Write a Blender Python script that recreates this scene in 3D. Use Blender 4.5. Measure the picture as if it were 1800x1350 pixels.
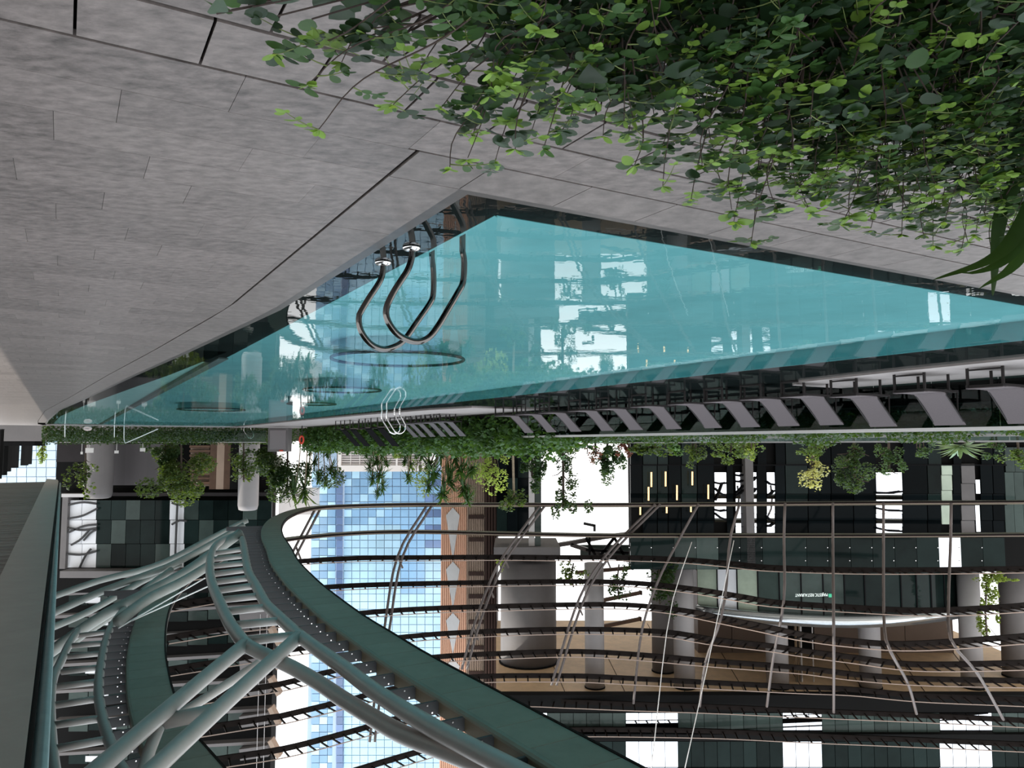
import bpy, math, random
from mathutils import Vector, Matrix, Euler
random.seed(7)
S = bpy.context.scene
C = S.collection
for o in list(bpy.data.objects):
    bpy.data.objects.remove(o)

# ------------------------------------------------------------------ camera
# the photograph was taken with the camera held upside down: the place is
# built upright and the camera is rolled by 180 degrees
F = 1352.0
H = 1.6
PITCH = math.atan(107.0 / F)
cd = bpy.data.cameras.new('camera')
cd.sensor_width = 36.0
cd.lens = 36.0 * F / 1800.0
cd.clip_start = 0.05
cd.clip_end = 2000
cam = bpy.data.objects.new('camera', cd)
cam.matrix_world = (Matrix.Translation((0, 0, H)) @ Matrix.Rotation(math.pi / 2 - PITCH, 4, 'X')
                    @ Matrix.Rotation(math.pi, 4, 'Z'))
C.objects.link(cam)
S.camera = cam

# ------------------------------------------------------------------ light
SKY_STRENGTH = 2.3
SUN_STRENGTH = 4.0
w = bpy.data.worlds.new('sky')
S.world = w
w.use_nodes = True
wn = w.node_tree
bg = wn.nodes['Background']
tc = wn.nodes.new('ShaderNodeTexCoord')
sep = wn.nodes.new('ShaderNodeSeparateXYZ')
rmp = wn.nodes.new('ShaderNodeValToRGB')
rmp.color_ramp.elements[0].position = 0.0
rmp.color_ramp.elements[0].color = (1.0, 0.99, 0.98, 1)
rmp.color_ramp.elements[1].position = 0.9
rmp.color_ramp.elements[1].color = (0.84, 0.92, 1.0, 1)
wn.links.new(tc.outputs['Generated'], sep.inputs[0])
wn.links.new(sep.outputs['Z'], rmp.inputs[0])
wn.links.new(rmp.outputs[0], bg.inputs['Color'])
bg.inputs['Strength'].default_value = SKY_STRENGTH

sd = bpy.data.lights.new('sun', 'SUN')
sd.energy = SUN_STRENGTH
sd.angle = 0.01
sd.color = (1.0, 0.93, 0.82)
sun = bpy.data.objects.new('sun', sd)
sun.rotation_euler = Vector((0.85, 0.15, 0.80)).to_track_quat('Z', 'Y').to_euler()
sun.location = (60, 60, 120)
C.objects.link(sun)

vs = S.view_settings
vs.view_transform = 'Standard'
vs.look = 'None'
vs.gamma = 1.0
vs.use_curve_mapping = False
vs.exposure = 0.0
cy = S.cycles
cy.max_bounces = 8
cy.transparent_max_bounces = 16
cy.caustics_reflective = False
cy.caustics_refractive = False
cy.sample_clamp_indirect = 6.0

# ------------------------------------------------------------------ geometry helpers
FW = Vector((0, math.cos(PITCH), -math.sin(PITCH)))
UP = Vector((0, math.sin(PITCH), math.cos(PITCH)))


def ray(x, y):
    return FW + Vector((1, 0, 0)) * ((900 - x) / F) + UP * ((y - 675) / F)


def P(x, y, Y):
    """world point seen at photo pixel x,y at distance Y in front of the camera"""
    d = ray(x, y)
    return Vector((0, 0, H)) + d * (Y / d.y)


def G(x, y, z=0.0):
    d = ray(x, y)
    return Vector((0, 0, H)) + d * ((z - H) / d.z)


def plane_hit(x, y, p0, direction):
    n = Vector((direction[1], -direction[0], 0))
    d = ray(x, y)
    o = Vector((0, 0, H))
    return o + d * ((p0 - o).dot(n) / d.dot(n))


# pool frame: s runs along the pool away from the camera, t across it
E1 = Vector((0.503, 0.864, 0)).normalized()
E2 = Vector((-E1.y, E1.x, 0))
C0 = Vector((0.30, 4.84, 0))
ANG = math.atan2(E1.y, E1.x)


def W(s, t, z=0.0):
    v = C0 + E1 * s + E2 * t
    v.z = z
    return v


# ------------------------------------------------------------------ materials
MATS = {}


def nodes_of(m):
    nt = m.node_tree
    return nt, nt.nodes['Principled BSDF']


def mat(name, col, rough=0.6, metal=0.0, var=0.0, scale=5.0, rnd=0.0, bump=0.0, spec=0.5, stretch=None, emit=None, detail=4.0):
    """procedural principled material: noise driven colour variation, per object tint"""
    if name in MATS:
        return MATS[name]
    m = bpy.data.materials.new(name)
    m.use_nodes = True
    nt, b = nodes_of(m)
    b.inputs['Roughness'].default_value = rough
    b.inputs['Metallic'].default_value = metal
    b.inputs['Specular IOR Level'].default_value = spec
    c = (*col, 1)
    b.inputs['Base Color'].default_value = c
    if emit:
        b.inputs['Emission Color'].default_value = (*emit[0], 1)
        b.inputs['Emission Strength'].default_value = emit[1]
    if var or bump or rnd:
        g = nt.nodes.new('ShaderNodeNewGeometry')
        mp = nt.nodes.new('ShaderNodeMapping')
        if stretch:
            mp.inputs['Scale'].default_value = stretch[0]
            mp.inputs['Rotation'].default_value = (0, 0, stretch[1])
        nt.links.new(g.outputs['Position'], mp.inputs['Vector'])
        nz = nt.nodes.new('ShaderNodeTexNoise')
        nz.inputs['Scale'].default_value = scale
        nz.inputs['Detail'].default_value = detail
        nz.inputs['Roughness'].default_value = 0.65
        nt.links.new(mp.outputs[0], nz.inputs['Vector'])
        oi = nt.nodes.new('ShaderNodeObjectInfo')
        ma = nt.nodes.new('ShaderNodeMath')
        ma.operation = 'MULTIPLY_ADD'
        ma.inputs[1].default_value = rnd * 2
        nt.links.new(oi.outputs['Random'], ma.inputs[0])
        mr = nt.nodes.new('ShaderNodeMapRange')
        mr.inputs[1].default_value = 0.25
        mr.inputs[2].default_value = 0.75
        mr.inputs[3].default_value = 1 - var - rnd
        mr.inputs[4].default_value = 1 + var - rnd
        nt.links.new(nz.outputs[0], mr.inputs[0])
        nt.links.new(mr.outputs[0], ma.inputs[2])
        mx = nt.nodes.new('ShaderNodeMix')
        mx.data_type = 'RGBA'
        mx.blend_type = 'MULTIPLY'
        mx.inputs[0].default_value = 1
        mx.inputs[6].default_value = c
        nt.links.new(ma.outputs[0], mx.inputs[7])
        nt.links.new(mx.outputs[2], b.inputs['Base Color'])
        if bump:
            bp = nt.nodes.new('ShaderNodeBump')
            bp.inputs['Strength'].default_value = bump
            bp.inputs['Distance'].default_value = 0.02
            nt.links.new(nz.outputs[0], bp.inputs['Height'])
            nt.links.new(bp.outputs[0], b.inputs['Normal'])
    MATS[name] = m
    return m


def leafmat(name, col, young=None, trans=0.35, rnd=0.35, rough=0.45):
    if name in MATS:
        return MATS[name]
    m = mat(name, col, rough=rough, var=0.25, scale=9, rnd=rnd, spec=0.35)
    nt, b = nodes_of(m)
    out = nt.nodes['Material Output']
    tr = nt.nodes.new('ShaderNodeBsdfTranslucent')
    y = young or (min(1, col[0] * 2.6 + 0.03), min(1, col[1] * 2.2 + 0.05), col[2] * 0.9)
    tr.inputs['Color'].default_value = (*y, 1)
    mx = nt.nodes.new('ShaderNodeMixShader')
    mx.inputs[0].default_value = trans
    nt.links.new(b.outputs[0], mx.inputs[1])
    nt.links.new(tr.outputs[0], mx.inputs[2])
    nt.links.new(mx.outputs[0], out.inputs['Surface'])
    return m


def glassmat(name, tint, refl=1.0, rough=0.0, base_alpha=0.0, base=(0.05, 0.06, 0.06)):
    """thin see-through pane: fresnel reflection over a tinted transparent sheet"""
    if name in MATS:
        return MATS[name]
    m = bpy.data.materials.new(name)
    m.use_nodes = True
    nt = m.node_tree
    nt.nodes.remove(nt.nodes['Principled BSDF'])
    out = nt.nodes['Material Output']
    t = nt.nodes.new('ShaderNodeBsdfTransparent')
    t.inputs[0].default_value = (*tint, 1)
    g = nt.nodes.new('ShaderNodeBsdfGlossy')
    g.inputs['Roughness'].default_value = rough
    fr = nt.nodes.new('ShaderNodeFresnel')
    fr.inputs[0].default_value = 1.45
    mu = nt.nodes.new('ShaderNodeMath')
    mu.operation = 'MULTIPLY'
    mu.inputs[1].default_value = refl
    nt.links.new(fr.outputs[0], mu.inputs[0])
    mx = nt.nodes.new('ShaderNodeMixShader')
    nt.links.new(mu.outputs[0], mx.inputs[0])
    src = t
    if base_alpha:
        df = nt.nodes.new('ShaderNodeBsdfDiffuse')
        df.inputs[0].default_value = (*base, 1)
        m2 = nt.nodes.new('ShaderNodeMixShader')
        m2.inputs[0].default_value = base_alpha
        nt.links.new(t.outputs[0], m2.inputs[1])
        nt.links.new(df.outputs[0], m2.inputs[2])
        src = m2
    nt.links.new(src.outputs[0], mx.inputs[1])
    nt.links.new(g.outputs[0], mx.inputs[2])
    nt.links.new(mx.outputs[0], out.inputs['Surface'])
    MATS[name] = m
    return m


def watermat():
    m = bpy.data.materials.new('pool water')
    m.use_nodes = True
    nt = m.node_tree
    nt.nodes.remove(nt.nodes['Principled BSDF'])
    out = nt.nodes['Material Output']
    t = nt.nodes.new('ShaderNodeBsdfTransparent')
    t.inputs[0].default_value = (0.80, 0.97, 0.98, 1)
    g = nt.nodes.new('ShaderNodeBsdfGlossy')
    g.inputs['Roughness'].default_value = 0.0
    fr = nt.nodes.new('ShaderNodeFresnel')
    fr.inputs[0].default_value = 1.33
    geo = nt.nodes.new('ShaderNodeNewGeometry')
    nz = nt.nodes.new('ShaderNodeTexNoise')
    nz.inputs['Scale'].default_value = 2.2
    nz.inputs['Detail'].default_value = 3
    nz.inputs['Roughness'].default_value = 0.55
    nt.links.new(geo.outputs['Position'], nz.inputs['Vector'])
    bp = nt.nodes.new('ShaderNodeBump')
    bp.inputs['Strength'].default_value = 0.05
    bp.inputs['Distance'].default_value = 0.02
    nt.links.new(nz.outputs[0], bp.inputs['Height'])
    nt.links.new(bp.outputs[0], g.inputs['Normal'])
    mx = nt.nodes.new('ShaderNodeMixShader')
    mu = nt.nodes.new('ShaderNodeMath')
    mu.operation = 'MULTIPLY'
    mu.inputs[1].default_value = 0.82
    nt.links.new(fr.outputs[0], mu.inputs[0])
    nt.links.new(mu.outputs[0], mx.inputs[0])
    nt.links.new(t.outputs[0], mx.inputs[1])
    nt.links.new(g.outputs[0], mx.inputs[2])
    nt.links.new(mx.outputs[0], out.inputs['Surface'])
    return m


STREAK = ((3.0, 1.0, 1.0), ANG)
M_tile = mat('grey stone tile', (0.142, 0.122, 0.115), rough=0.44, var=0.60, scale=9.0, rnd=0.15, bump=0.12, spec=0.5, stretch=((1.0, 1.9, 1.0), -ANG - math.pi / 2), detail=9)
M_cope = mat('grey stone coping', (0.140, 0.123, 0.116), rough=0.45, var=0.45, scale=7, rnd=0.06, bump=0.08, spec=0.4, detail=9)
M_joint = mat('dark open joint', (0.004, 0.004, 0.004), rough=0.9, spec=0.0)
M_grout = mat('tile grout', (0.17, 0.155, 0.15), rough=0.9, var=0.1)
M_wet = mat('wet dark stone ledge', (0.012, 0.011, 0.010), rough=0.5, var=0.35, scale=3, spec=0.05)
M_wetedge = mat('damp stone edge', (0.06, 0.055, 0.052), rough=0.35, var=0.35, scale=6)
M_pool = mat('turquoise pool mosaic', (0.30, 0.62, 0.635), rough=0.6, var=0.10, scale=1.2, spec=0.2)
M_poolwall = mat('turquoise pool wall', (0.30, 0.62, 0.635), rough=0.6, var=0.10, scale=1.2, spec=0.2)
M_wade = mat('pale wading pool mosaic', (0.52, 0.76, 0.72), rough=0.6, var=0.08, scale=1.0, spec=0.2)
M_disc = mat('dark blue bench rim', (0.01, 0.05, 0.065), rough=0.5)
M_fardeck = mat('pale far deck stone', (0.30, 0.27, 0.26), rough=0.7, var=0.15, scale=2)
M_water = watermat()
M_chrome = mat('dark polished steel', (0.13, 0.125, 0.12), rough=0.12, metal=1.0)
M_steel = mat('bright polished steel', (0.72, 0.72, 0.72), rough=0.16, metal=1.0)
M_white = mat('white painted metal', (0.78, 0.77, 0.76), rough=0.45)
M_palegrey = mat('pale grey panel', (0.56, 0.54, 0.54), rough=0.6, var=0.08, scale=0.3)
M_sling = mat('grey mauve sling fabric', (0.150, 0.132, 0.138), rough=0.9, spec=0.1, var=0.05, scale=30)
M_frame = mat('charcoal lounger frame', (0.030, 0.027, 0.027), rough=0.5, spec=0.12)
M_black = mat('black fabric', (0.008, 0.008, 0.009), rough=0.8, spec=0.03)
M_tealsteel = mat('grey green painted steel', (0.25, 0.265, 0.245), rough=0.5, var=0.10, scale=1.5)
M_tubesteel = mat('pale grey painted steel tube', (0.34, 0.325, 0.305), rough=0.42, var=0.08, scale=1.5)
M_greensoff = mat('dark green perforated panel', (0.20, 0.205, 0.165), rough=0.55, spec=0.3, var=0.10, scale=2.0, rnd=0.05)
M_olive = mat('olive bronze fascia', (0.16, 0.13, 0.085), rough=0.5, var=0.1, scale=2)
M_brkt = mat('charcoal bracket plate', (0.060, 0.060, 0.062), rough=0.6, spec=0.2)
M_ring = mat('dark bronze ring steel', (0.012, 0.009, 0.008), rough=0.7, rnd=0.1, spec=0.06)
M_lip = mat('pale bronze ring lip', (0.34, 0.26, 0.22), rough=0.5, spec=0.2)
M_strut = mat('silver brown strut', (0.10, 0.083, 0.078), rough=0.4, spec=0.25)
M_dglass = mat('dark facade glass', (0.004, 0.006, 0.007), rough=0.06, spec=0.03, rnd=0.5, var=0.2, scale=0.2)
M_gglass = mat('dark green facade glass', (0.010, 0.018, 0.017), rough=0.06, spec=0.07, rnd=0.4, var=0.3, scale=0.3)
M_greyglass = mat('grey green facade glass', (0.050, 0.070, 0.064), rough=0.10, spec=0.12, rnd=0.3, var=0.25, scale=0.3)
M_mirror = mat('sky mirror facade glass', (0.86, 0.90, 0.96), rough=0.02, metal=1.0)
M_paneW = mat('white pane and painted sky', (0.80, 0.82, 0.86), rough=0.35, rnd=0.08, var=0.03)  # plain white panes; on the end building they paint in reflected sky
M_lpane = mat('lit pale green interior glass', (0.42, 0.50, 0.40), rough=0.2, rnd=0.15, var=0.2, scale=0.4)  # opaque pale green pane, its tone varied at random
M_mull = mat('black mullion', (0.005, 0.005, 0.006), rough=0.6, spec=0.08)
M_blue1 = mat('blue tower glass', (0.26, 0.46, 0.68), rough=0.10, spec=0.7, rnd=0.07, var=0.22, scale=0.05)  # blue of the reflected sky is put into the tower pane colours
M_blue2 = mat('cyan tower glass', (0.46, 0.72, 0.90), rough=0.10, spec=0.7, rnd=0.07, var=0.30, scale=0.04)
M_blue3 = mat('slate blue tower glass', (0.14, 0.22, 0.40), rough=0.12, spec=0.7, rnd=0.25, var=0.2, scale=0.06)
M_bline = mat('tower grid bar', (0.42, 0.55, 0.70), rough=0.5)
M_copper = mat('copper ribbed cladding', (0.66, 0.38, 0.25), rough=0.5, var=0.25, scale=0.12, stretch=((1, 1, 0.5), 0))
M_tan = mat('tan ribbed cladding', (0.36, 0.27, 0.21), rough=0.6, spec=0.2, rnd=0.12, var=0.15, scale=0.2)
M_brown = mat('dark brown cladding', (0.045, 0.028, 0.024), rough=0.7, spec=0.1, rnd=0.1)
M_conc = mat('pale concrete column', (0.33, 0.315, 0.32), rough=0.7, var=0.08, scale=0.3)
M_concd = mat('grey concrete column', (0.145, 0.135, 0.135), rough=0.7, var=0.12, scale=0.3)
M_soffit = mat('bronze metal soffit', (0.80, 0.56, 0.35), rough=0.55, var=0.14, scale=0.8)
M_brwall = mat('brown panelled wall', (0.13, 0.085, 0.060), rough=0.6, var=0.15, scale=0.15, rnd=0.12)
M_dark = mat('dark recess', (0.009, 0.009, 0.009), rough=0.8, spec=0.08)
M_darkwall = mat('dark grey stone wall', (0.032, 0.028, 0.029), rough=0.7, spec=0.15, var=0.15, scale=0.4, rnd=0.2)
M_wood = mat('brown timber cladding', (0.115, 0.060, 0.034), rough=0.6, var=0.2, scale=1.5, rnd=0.2)
M_slat = mat('dark soffit slat', (0.095, 0.10, 0.095), rough=0.6, rnd=0.35)
M_soil = mat('dark soil', (0.020, 0.013, 0.009), rough=0.95, var=0.5, scale=20, bump=0.6)
M_ground = mat('courtyard ground', (0.30, 0.28, 0.25), rough=0.9, var=0.2, scale=0.3)
M_bark = mat('bark', (0.055, 0.040, 0.030), rough=0.9, var=0.3, scale=12)
M_palebark = mat('pale bark', (0.30, 0.24, 0.17), rough=0.9, var=0.3, scale=9)
M_stem = mat('brown vine stem', (0.035, 0.022, 0.018), rough=0.8, var=0.2, scale=30)
M_gstem = mat('green vine stem', (0.09, 0.12, 0.03), rough=0.7, var=0.2, scale=30)
M_lamp = mat('warm tube lamp', (1, 0.75, 0.4), rough=0.4, emit=((1.0, 0.62, 0.25), 1.6))
M_balglass = glassmat('balustrade glass', (0.60, 0.74, 0.70), refl=0.30)
M_darkbal = glassmat('dark balustrade glass', (0.20, 0.28, 0.26), refl=0.5)
M_sign = mat('white sign lettering', (0.85, 0.9, 0.88), rough=0.5, emit=((0.8, 0.95, 0.9), 0.5))
M_signgreen = mat('green sign mark', (0.05, 0.45, 0.25), rough=0.5, emit=((0.05, 0.6, 0.3), 0.3))
M_red = mat('red plastic', (0.62, 0.06, 0.03), rough=0.5)
L_dark = leafmat('dark green leaf', (0.015, 0.037, 0.015), trans=0.22)
L_blue = leafmat('grey green leaf', (0.045, 0.075, 0.048), trans=0.15, rough=0.5)
L_mid = leafmat('mid green leaf', (0.036, 0.085, 0.022), trans=0.28)
L_young = leafmat('young yellow green leaf', (0.17, 0.29, 0.05), young=(0.38, 0.56, 0.08), trans=0.36)
L_strap = leafmat('strap leaf', (0.045, 0.105, 0.030), trans=0.30)
L_strapd = leafmat('dark strap leaf', (0.018, 0.042, 0.013), trans=0.10, rough=0.35)
L_dry = leafmat('dry orange leaf', (0.42, 0.20, 0.05), trans=0.3)
L_tree = leafmat('tree foliage', (0.030, 0.065, 0.026), trans=0.30)
L_tree2 = leafmat('olive tree foliage', (0.055, 0.095, 0.030), trans=0.35)
L_bright = leafmat('lime and painted sunlit foliage', (0.20, 0.27, 0.06), young=(0.5, 0.62, 0.12), trans=0.45, rnd=.5)  # lime leaf colour; on some shrubs it carries painted sunlight
L_pale = leafmat('pale variegated foliage', (0.40, 0.42, 0.24), trans=0.3)
L_hedge = leafmat('hedge foliage', (0.040, 0.085, 0.028), trans=0.25)
L_agave = leafmat('grey green agave leaf', (0.14, 0.22, 0.15), trans=0.12)
L_red = leafmat('red brown foliage', (0.16, 0.05, 0.04), trans=0.25)
L_white = leafmat('white blossom', (0.75, 0.75, 0.72), trans=0.3, rnd=0.1)


# ------------------------------------------------------------------ object helpers
def tag(o, label=None, cat=None, group=None, kind=None):
    if label:
        o['label'] = label
    if cat:
        o['category'] = cat
    if group:
        o['group'] = group
    if kind:
        o['kind'] = kind
    return o


def thing(name, label, cat, loc=(0, 0, 0), rotz=0.0, group=None, kind=None):
    o = bpy.data.objects.new(name, None)
    o.empty_display_size = 0.2
    o.location = loc
    o.rotation_euler = (0, 0, rotz)
    C.objects.link(o)
    return tag(o, label, cat, group, kind)


_cubes = {}


def cube_mesh(m):
    if m.name not in _cubes:
        me = bpy.data.meshes.new('block_' + m.name)
        v = [(x, y, z) for x in (-.5, .5) for y in (-.5, .5) for z in (-.5, .5)]
        f = [(0, 1, 3, 2), (4, 6, 7, 5), (0, 4, 5, 1), (2, 3, 7, 6), (0, 2, 6, 4), (1, 5, 7, 3)]
        me.from_pydata(v, [], f)
        me.materials.append(m)
        _cubes[m.name] = me
    return _cubes[m.name]


def place(o, parent):
    """parent with coordinates given in world space (parents are unrotated)"""
    if parent is not None:
        o.parent = parent
        off = parent.location if parent.parent is None else parent.location + parent.parent.location
        o.location = Vector(o.location) - off
    return o


def cube(name, m, c, size, parent=None, rotz=0.0, rot=None):
    o = bpy.data.objects.new(name, cube_mesh(m))
    o.location = c
    o.scale = size
    o.rotation_euler = rot if rot else (0, 0, rotz)
    C.objects.link(o)
    return place(o, parent)


class MB:
    def __init__(s):
        s.v = []
        s.f = []

    def add(s, verts, faces):
        n = len(s.v)
        s.v += [tuple(v) for v in verts]
        s.f += [tuple(i + n for i in f) for f in faces]

    def box(s, c, size, rz=0.0):
        c = Vector(c)
        R = Matrix.Rotation(rz, 3, 'Z')
        v = [c + R @ Vector((x * size[0], y * size[1], z * size[2])) for x in (-.5, .5) for y in (-.5, .5) for z in (-.5, .5)]
        s.add(v, [(0, 1, 3, 2), (4, 6, 7, 5), (0, 4, 5, 1), (2, 3, 7, 6), (0, 2, 6, 4), (1, 5, 7, 3)])

    def prism(s, poly, z0, z1):
        n = len(poly)
        v = [(p[0], p[1], z0) for p in poly] + [(p[0], p[1], z1) for p in poly]
        f = [tuple(range(n - 1, -1, -1)), tuple(range(n, 2 * n))]
        f += [(i, (i + 1) % n, (i + 1) % n + n, i + n) for i in range(n)]
        s.add(v, f)

    def bar(s, a, b, wx, wz):
        """square bar from a to b"""
        a, b = Vector(a), Vector(b)
        d = (b - a).normalized()
        u = Vector((0, 0, 1)) if abs(d.z) < 0.95 else Vector((0, 1, 0))
        r = d.cross(u).normalized() * wx / 2
        u = r.cross(d).normalized() * wz / 2
        v = [p + i * r + j * u for p in (a, b) for i, j in ((-1, -1), (1, -1), (1, 1), (-1, 1))]
        s.add(v, [(3, 2, 1, 0), (4, 5, 6, 7), (0, 1, 5, 4), (1, 2, 6, 5), (2, 3, 7, 6), (3, 0, 4, 7)])

    def tube(s, pts, r, n=8, cap=True):
        pts = [Vector(p) for p in pts]
        rr = r if isinstance(r, (list, tuple)) else [r] * len(pts)
        rings = []
        ref = None
        for i, p in enumerate(pts):
            d = (pts[min(i + 1, len(pts) - 1)] - pts[max(i - 1, 0)]).normalized()
            if ref is None:
                ref = Vector((0, 0, 1)) if abs(d.z) < 0.9 else Vector((1, 0, 0))
            a = d.cross(ref).normalized()
            b = a.cross(d).normalized()
            ref = b
            rings.append([p + (a * math.cos(2 * math.pi * k / n) + b * math.sin(2 * math.pi * k / n)) * rr[i] for k in range(n)])
        f = []
        for i in range(len(pts) - 1):
            for k in range(n):
                f.append((i * n + k, i * n + (k + 1) % n, (i + 1) * n + (k + 1) % n, (i + 1) * n + k))
        if cap:
            f.append(tuple(range(n - 1, -1, -1)))
            f.append(tuple((len(pts) - 1) * n + k for k in range(n)))
        s.add([v for ring in rings for v in ring], f)

    def sweep(s, path, prof, up=Vector((0, 0, 1))):
        """profile (side, up) swept along a path; closed profile"""
        path = [Vector(p) for p in path]
        n = len(prof)
        vv = []
        for i, p in enumerate(path):
            d = (path[min(i + 1, len(path) - 1)] - path[max(i - 1, 0)])
            d.z = 0
            d.normalize()
            side = Vector((d.y, -d.x, 0))
            vv += [p + side * a + up * b for a, b in prof]
        f = []
        for i in range(len(path) - 1):
            for k in range(n):
                f.append((i * n + k, i * n + (k + 1) % n, (i + 1) * n + (k + 1) % n, (i + 1) * n + k))
        f.append(tuple(range(n - 1, -1, -1)))
        f.append(tuple((len(path) - 1) * n + k for k in range(n)))
        s.add(vv, f)

    def build(s, name, m, parent=None, origin=None, smooth=False, link=True):
        me = bpy.data.meshes.new(name)
        off = Vector(origin) if origin is not None else Vector((0, 0, 0))
        me.from_pydata([(v[0] - off[0], v[1] - off[1], v[2] - off[2]) for v in s.v], [], s.f)
        me.materials.append(m)
        if smooth:
            me.polygons.foreach_set('use_smooth', [True] * len(me.polygons))
        me.update()
        o = bpy.data.objects.new(name, me)
        o.location = off
        if link:
            C.objects.link(o)
            place(o, parent)
        return o


def subpart(o, part):
    """hang a piece under a part of the same thing without moving it"""
    inv = Matrix.LocRotScale(part.location, part.rotation_euler, part.scale).inverted()
    o.parent = part
    o.matrix_parent_inverse = inv
    return o


def copy_tree(o, parent=None):
    c = o.copy()
    C.objects.link(c)
    c.parent = parent
    for ch in list(o.children):
        copy_tree(ch, c)
    return c


def smoothpath(pts, step):
    """Catmull-Rom through pts, resampled at about step"""
    pts = [Vector(p) for p in pts]
    q = [pts[0] * 2 - pts[1]] + pts + [pts[-1] * 2 - pts[-2]]
    dense = []
    for i in range(1, len(q) - 2):
        for k in range(12):
            u = k / 12
            dense.append(0.5 * ((2 * q[i]) + (q[i + 1] - q[i - 1]) * u + (2 * q[i - 1] - 5 * q[i] + 4 * q[i + 1] - q[i + 2]) * u * u
                                + (3 * q[i] - q[i - 1] - 3 * q[i + 1] + q[i + 2]) * u ** 3))
    dense.append(pts[-1])
    out = [dense[0]]
    acc = 0
    for a, b in zip(dense, dense[1:]):
        L = (b - a).length
        while acc + L >= step:
            u = (step - acc) / L
            a = a.lerp(b, u)
            out.append(a)
            L = (b - a).length
            acc = 0
        acc += L
    if (out[-1] - dense[-1]).length > step * 0.3:
        out.append(dense[-1])
    return out


def interp(x, xs, ys):
    if x <= xs[0]:
        return ys[0]
    for a, b, c, d in zip(xs, xs[1:], ys, ys[1:]):
        if x <= b:
            return c + (d - c) * (x - a) / (b - a)
    return ys[-1]


def pxbox(name, m, x0, x1, y0, y1, Y, depth, parent=None):
    """axis aligned block whose front face spans the photo rectangle at distance Y"""
    a, b = P(x0, (y0 + y1) / 2, Y), P(x1, (y0 + y1) / 2, Y)
    z0, z1 = P((x0 + x1) / 2, y0, Y).z, P((x0 + x1) / 2, y1, Y).z
    return cube(name, m, ((a.x + b.x) / 2, Y + depth / 2, (z0 + z1) / 2), (abs(a.x - b.x), depth, abs(z1 - z0)), parent)


ORD = ['nearest', 'second', 'third', 'fourth', 'fifth', 'sixth', 'seventh', 'eighth', 'ninth', 'tenth', 'eleventh', 'twelfth', 'thirteenth', 'fourteenth', 'fifteenth', 'sixteenth']
# ================================================================== THE SETTING
# ground of the courtyard
g = MB()
g.prism([(-260, -60), (260, -60), (260, 330), (-260, 330)], -1.75, -1.45)
tag(g.build('ground', M_ground), kind='structure', label='pale ground of the courtyard beneath decks and planting')

PL = 68.0                                   # pool length
TE_S, TE_T = [-9, 5, 10, 15.5, 26, 38, 56, 66, 68.5], [0, 0, -.34, -.77, -1.5, -2.4, -3.1, -3.35, -3.1]


def te(s):
    return interp(s, TE_S, TE_T)


def tw(s):
    return interp(s, [12, 16.5, 32, 47, 66, 68], [.3, -.15, -1.4, -2.35, -2.9, -2.9])


# deck slab under the tiles (its top is what shows in the joints)
fl = MB()
ss = [0, 5, 10, 15.5, 20, 26, 32, 38, 47, 56, 66, 68]
fl.prism([W(-9, -17), W(-9, 17), W(-0.09, 17), W(-0.09, -0.09), W(-0.09, -17)], -1.4, -0.09)
fl.prism([W(s, te(s) - 0.09) for s in [-0.09] + ss] + [W(72, te(68) - .09), W(72, -17), W(-0.09, -17)], -1.4, -0.09)
floor = tag(fl.build('floor', M_joint), kind='structure', label='grey stone tile pool deck with dark open joints')

tile_count = 0
rest = MB()
restn = 0
NIND = 290


def deck_tile(s0, s1, t0, t1, m=None, gap=0.004, name='deck_tile', z=0.0):
    """one stone tile; the nearest ones are objects of their own"""
    global tile_count, restn
    c = W((s0 + s1) / 2, (t0 + t1) / 2, z - 0.0175)
    size = (s1 - s0 - gap, t1 - t0 - gap, 0.035)
    tiles.append((c.y + abs(c.x) * 0.2, c, size, m or M_tile, name))


tiles = []
far_cope = MB()


def edge_quad(name, m, s0, s1, ta0, tb0, ta1, tb1, single):
    """tile with one side following the curved pool edge"""
    mb = MB() if single else far_cope
    mb.prism([W(s0, ta0), W(s1, tb0), W(s1, tb1), W(s0, ta1)], -0.035, 0.0)
    if single:
        mb.build(name, m, floor, origin=W((s0 + s1) / 2, (ta0 + ta1) / 2, -0.0175))


# coping along the near short side and the long right side
t = -0.09
k = 0
while t < 15:
    L = 0.70
    deck_tile(-0.54, -0.09, t, t + L, M_cope, 0.006, 'coping_slab')
    t += L
deck_tile(-0.54, -0.09, -0.555, -0.09, M_cope, 0.008, 'coping_slab')
s = -0.09
while s < 60:
    L = 1.2
    a_, b_ = te(s) - 0.09, te(s + L) - 0.09
    edge_quad('coping_slab', M_cope, s + .003, s + L - .003, a_ - 0.465, b_ - 0.465, a_, b_, s < 16)
    s += L
# main deck in running bond, tight joints
row = 0
s = -0.95
while s < 70:
    w_ = 0.41
    off = [0.0, 0.47, 0.2, 0.66][row % 4]
    tlim = te(s + w_) - 0.09 - 0.465 - 0.018 if s > -0.55 else 16
    t = -15.5 + off
    while t < tlim:
        t1 = min(t + 0.93, tlim)
        if t1 == tlim and s > -.55:
            edge_quad('deck_tile', M_tile, s + .0015, s + w_ - .0015, t, t, te(s) - .577, te(s + w_) - .577, s < 9)
        elif t1 - t > 0.01:
            deck_tile(s, s + w_ - (0.014 if s < -.94 and t1 > -.4 else 0), t, t1, M_tile, 0.0022)
        t += 0.93
    s += w_
    row += 1
# border tiles with open dark joints nearest the camera
for r in range(5):
    s = -0.95 - 0.41 * (r + 1)
    t = -9.0 + (0.1 if r % 2 else 0.36)
    while t < 12:
        if not (s < -2.3 and t > -1.6):
            deck_tile(s, s + 0.396, t, t + 0.46, M_tile, 0.012)
        t += 0.46
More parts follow.
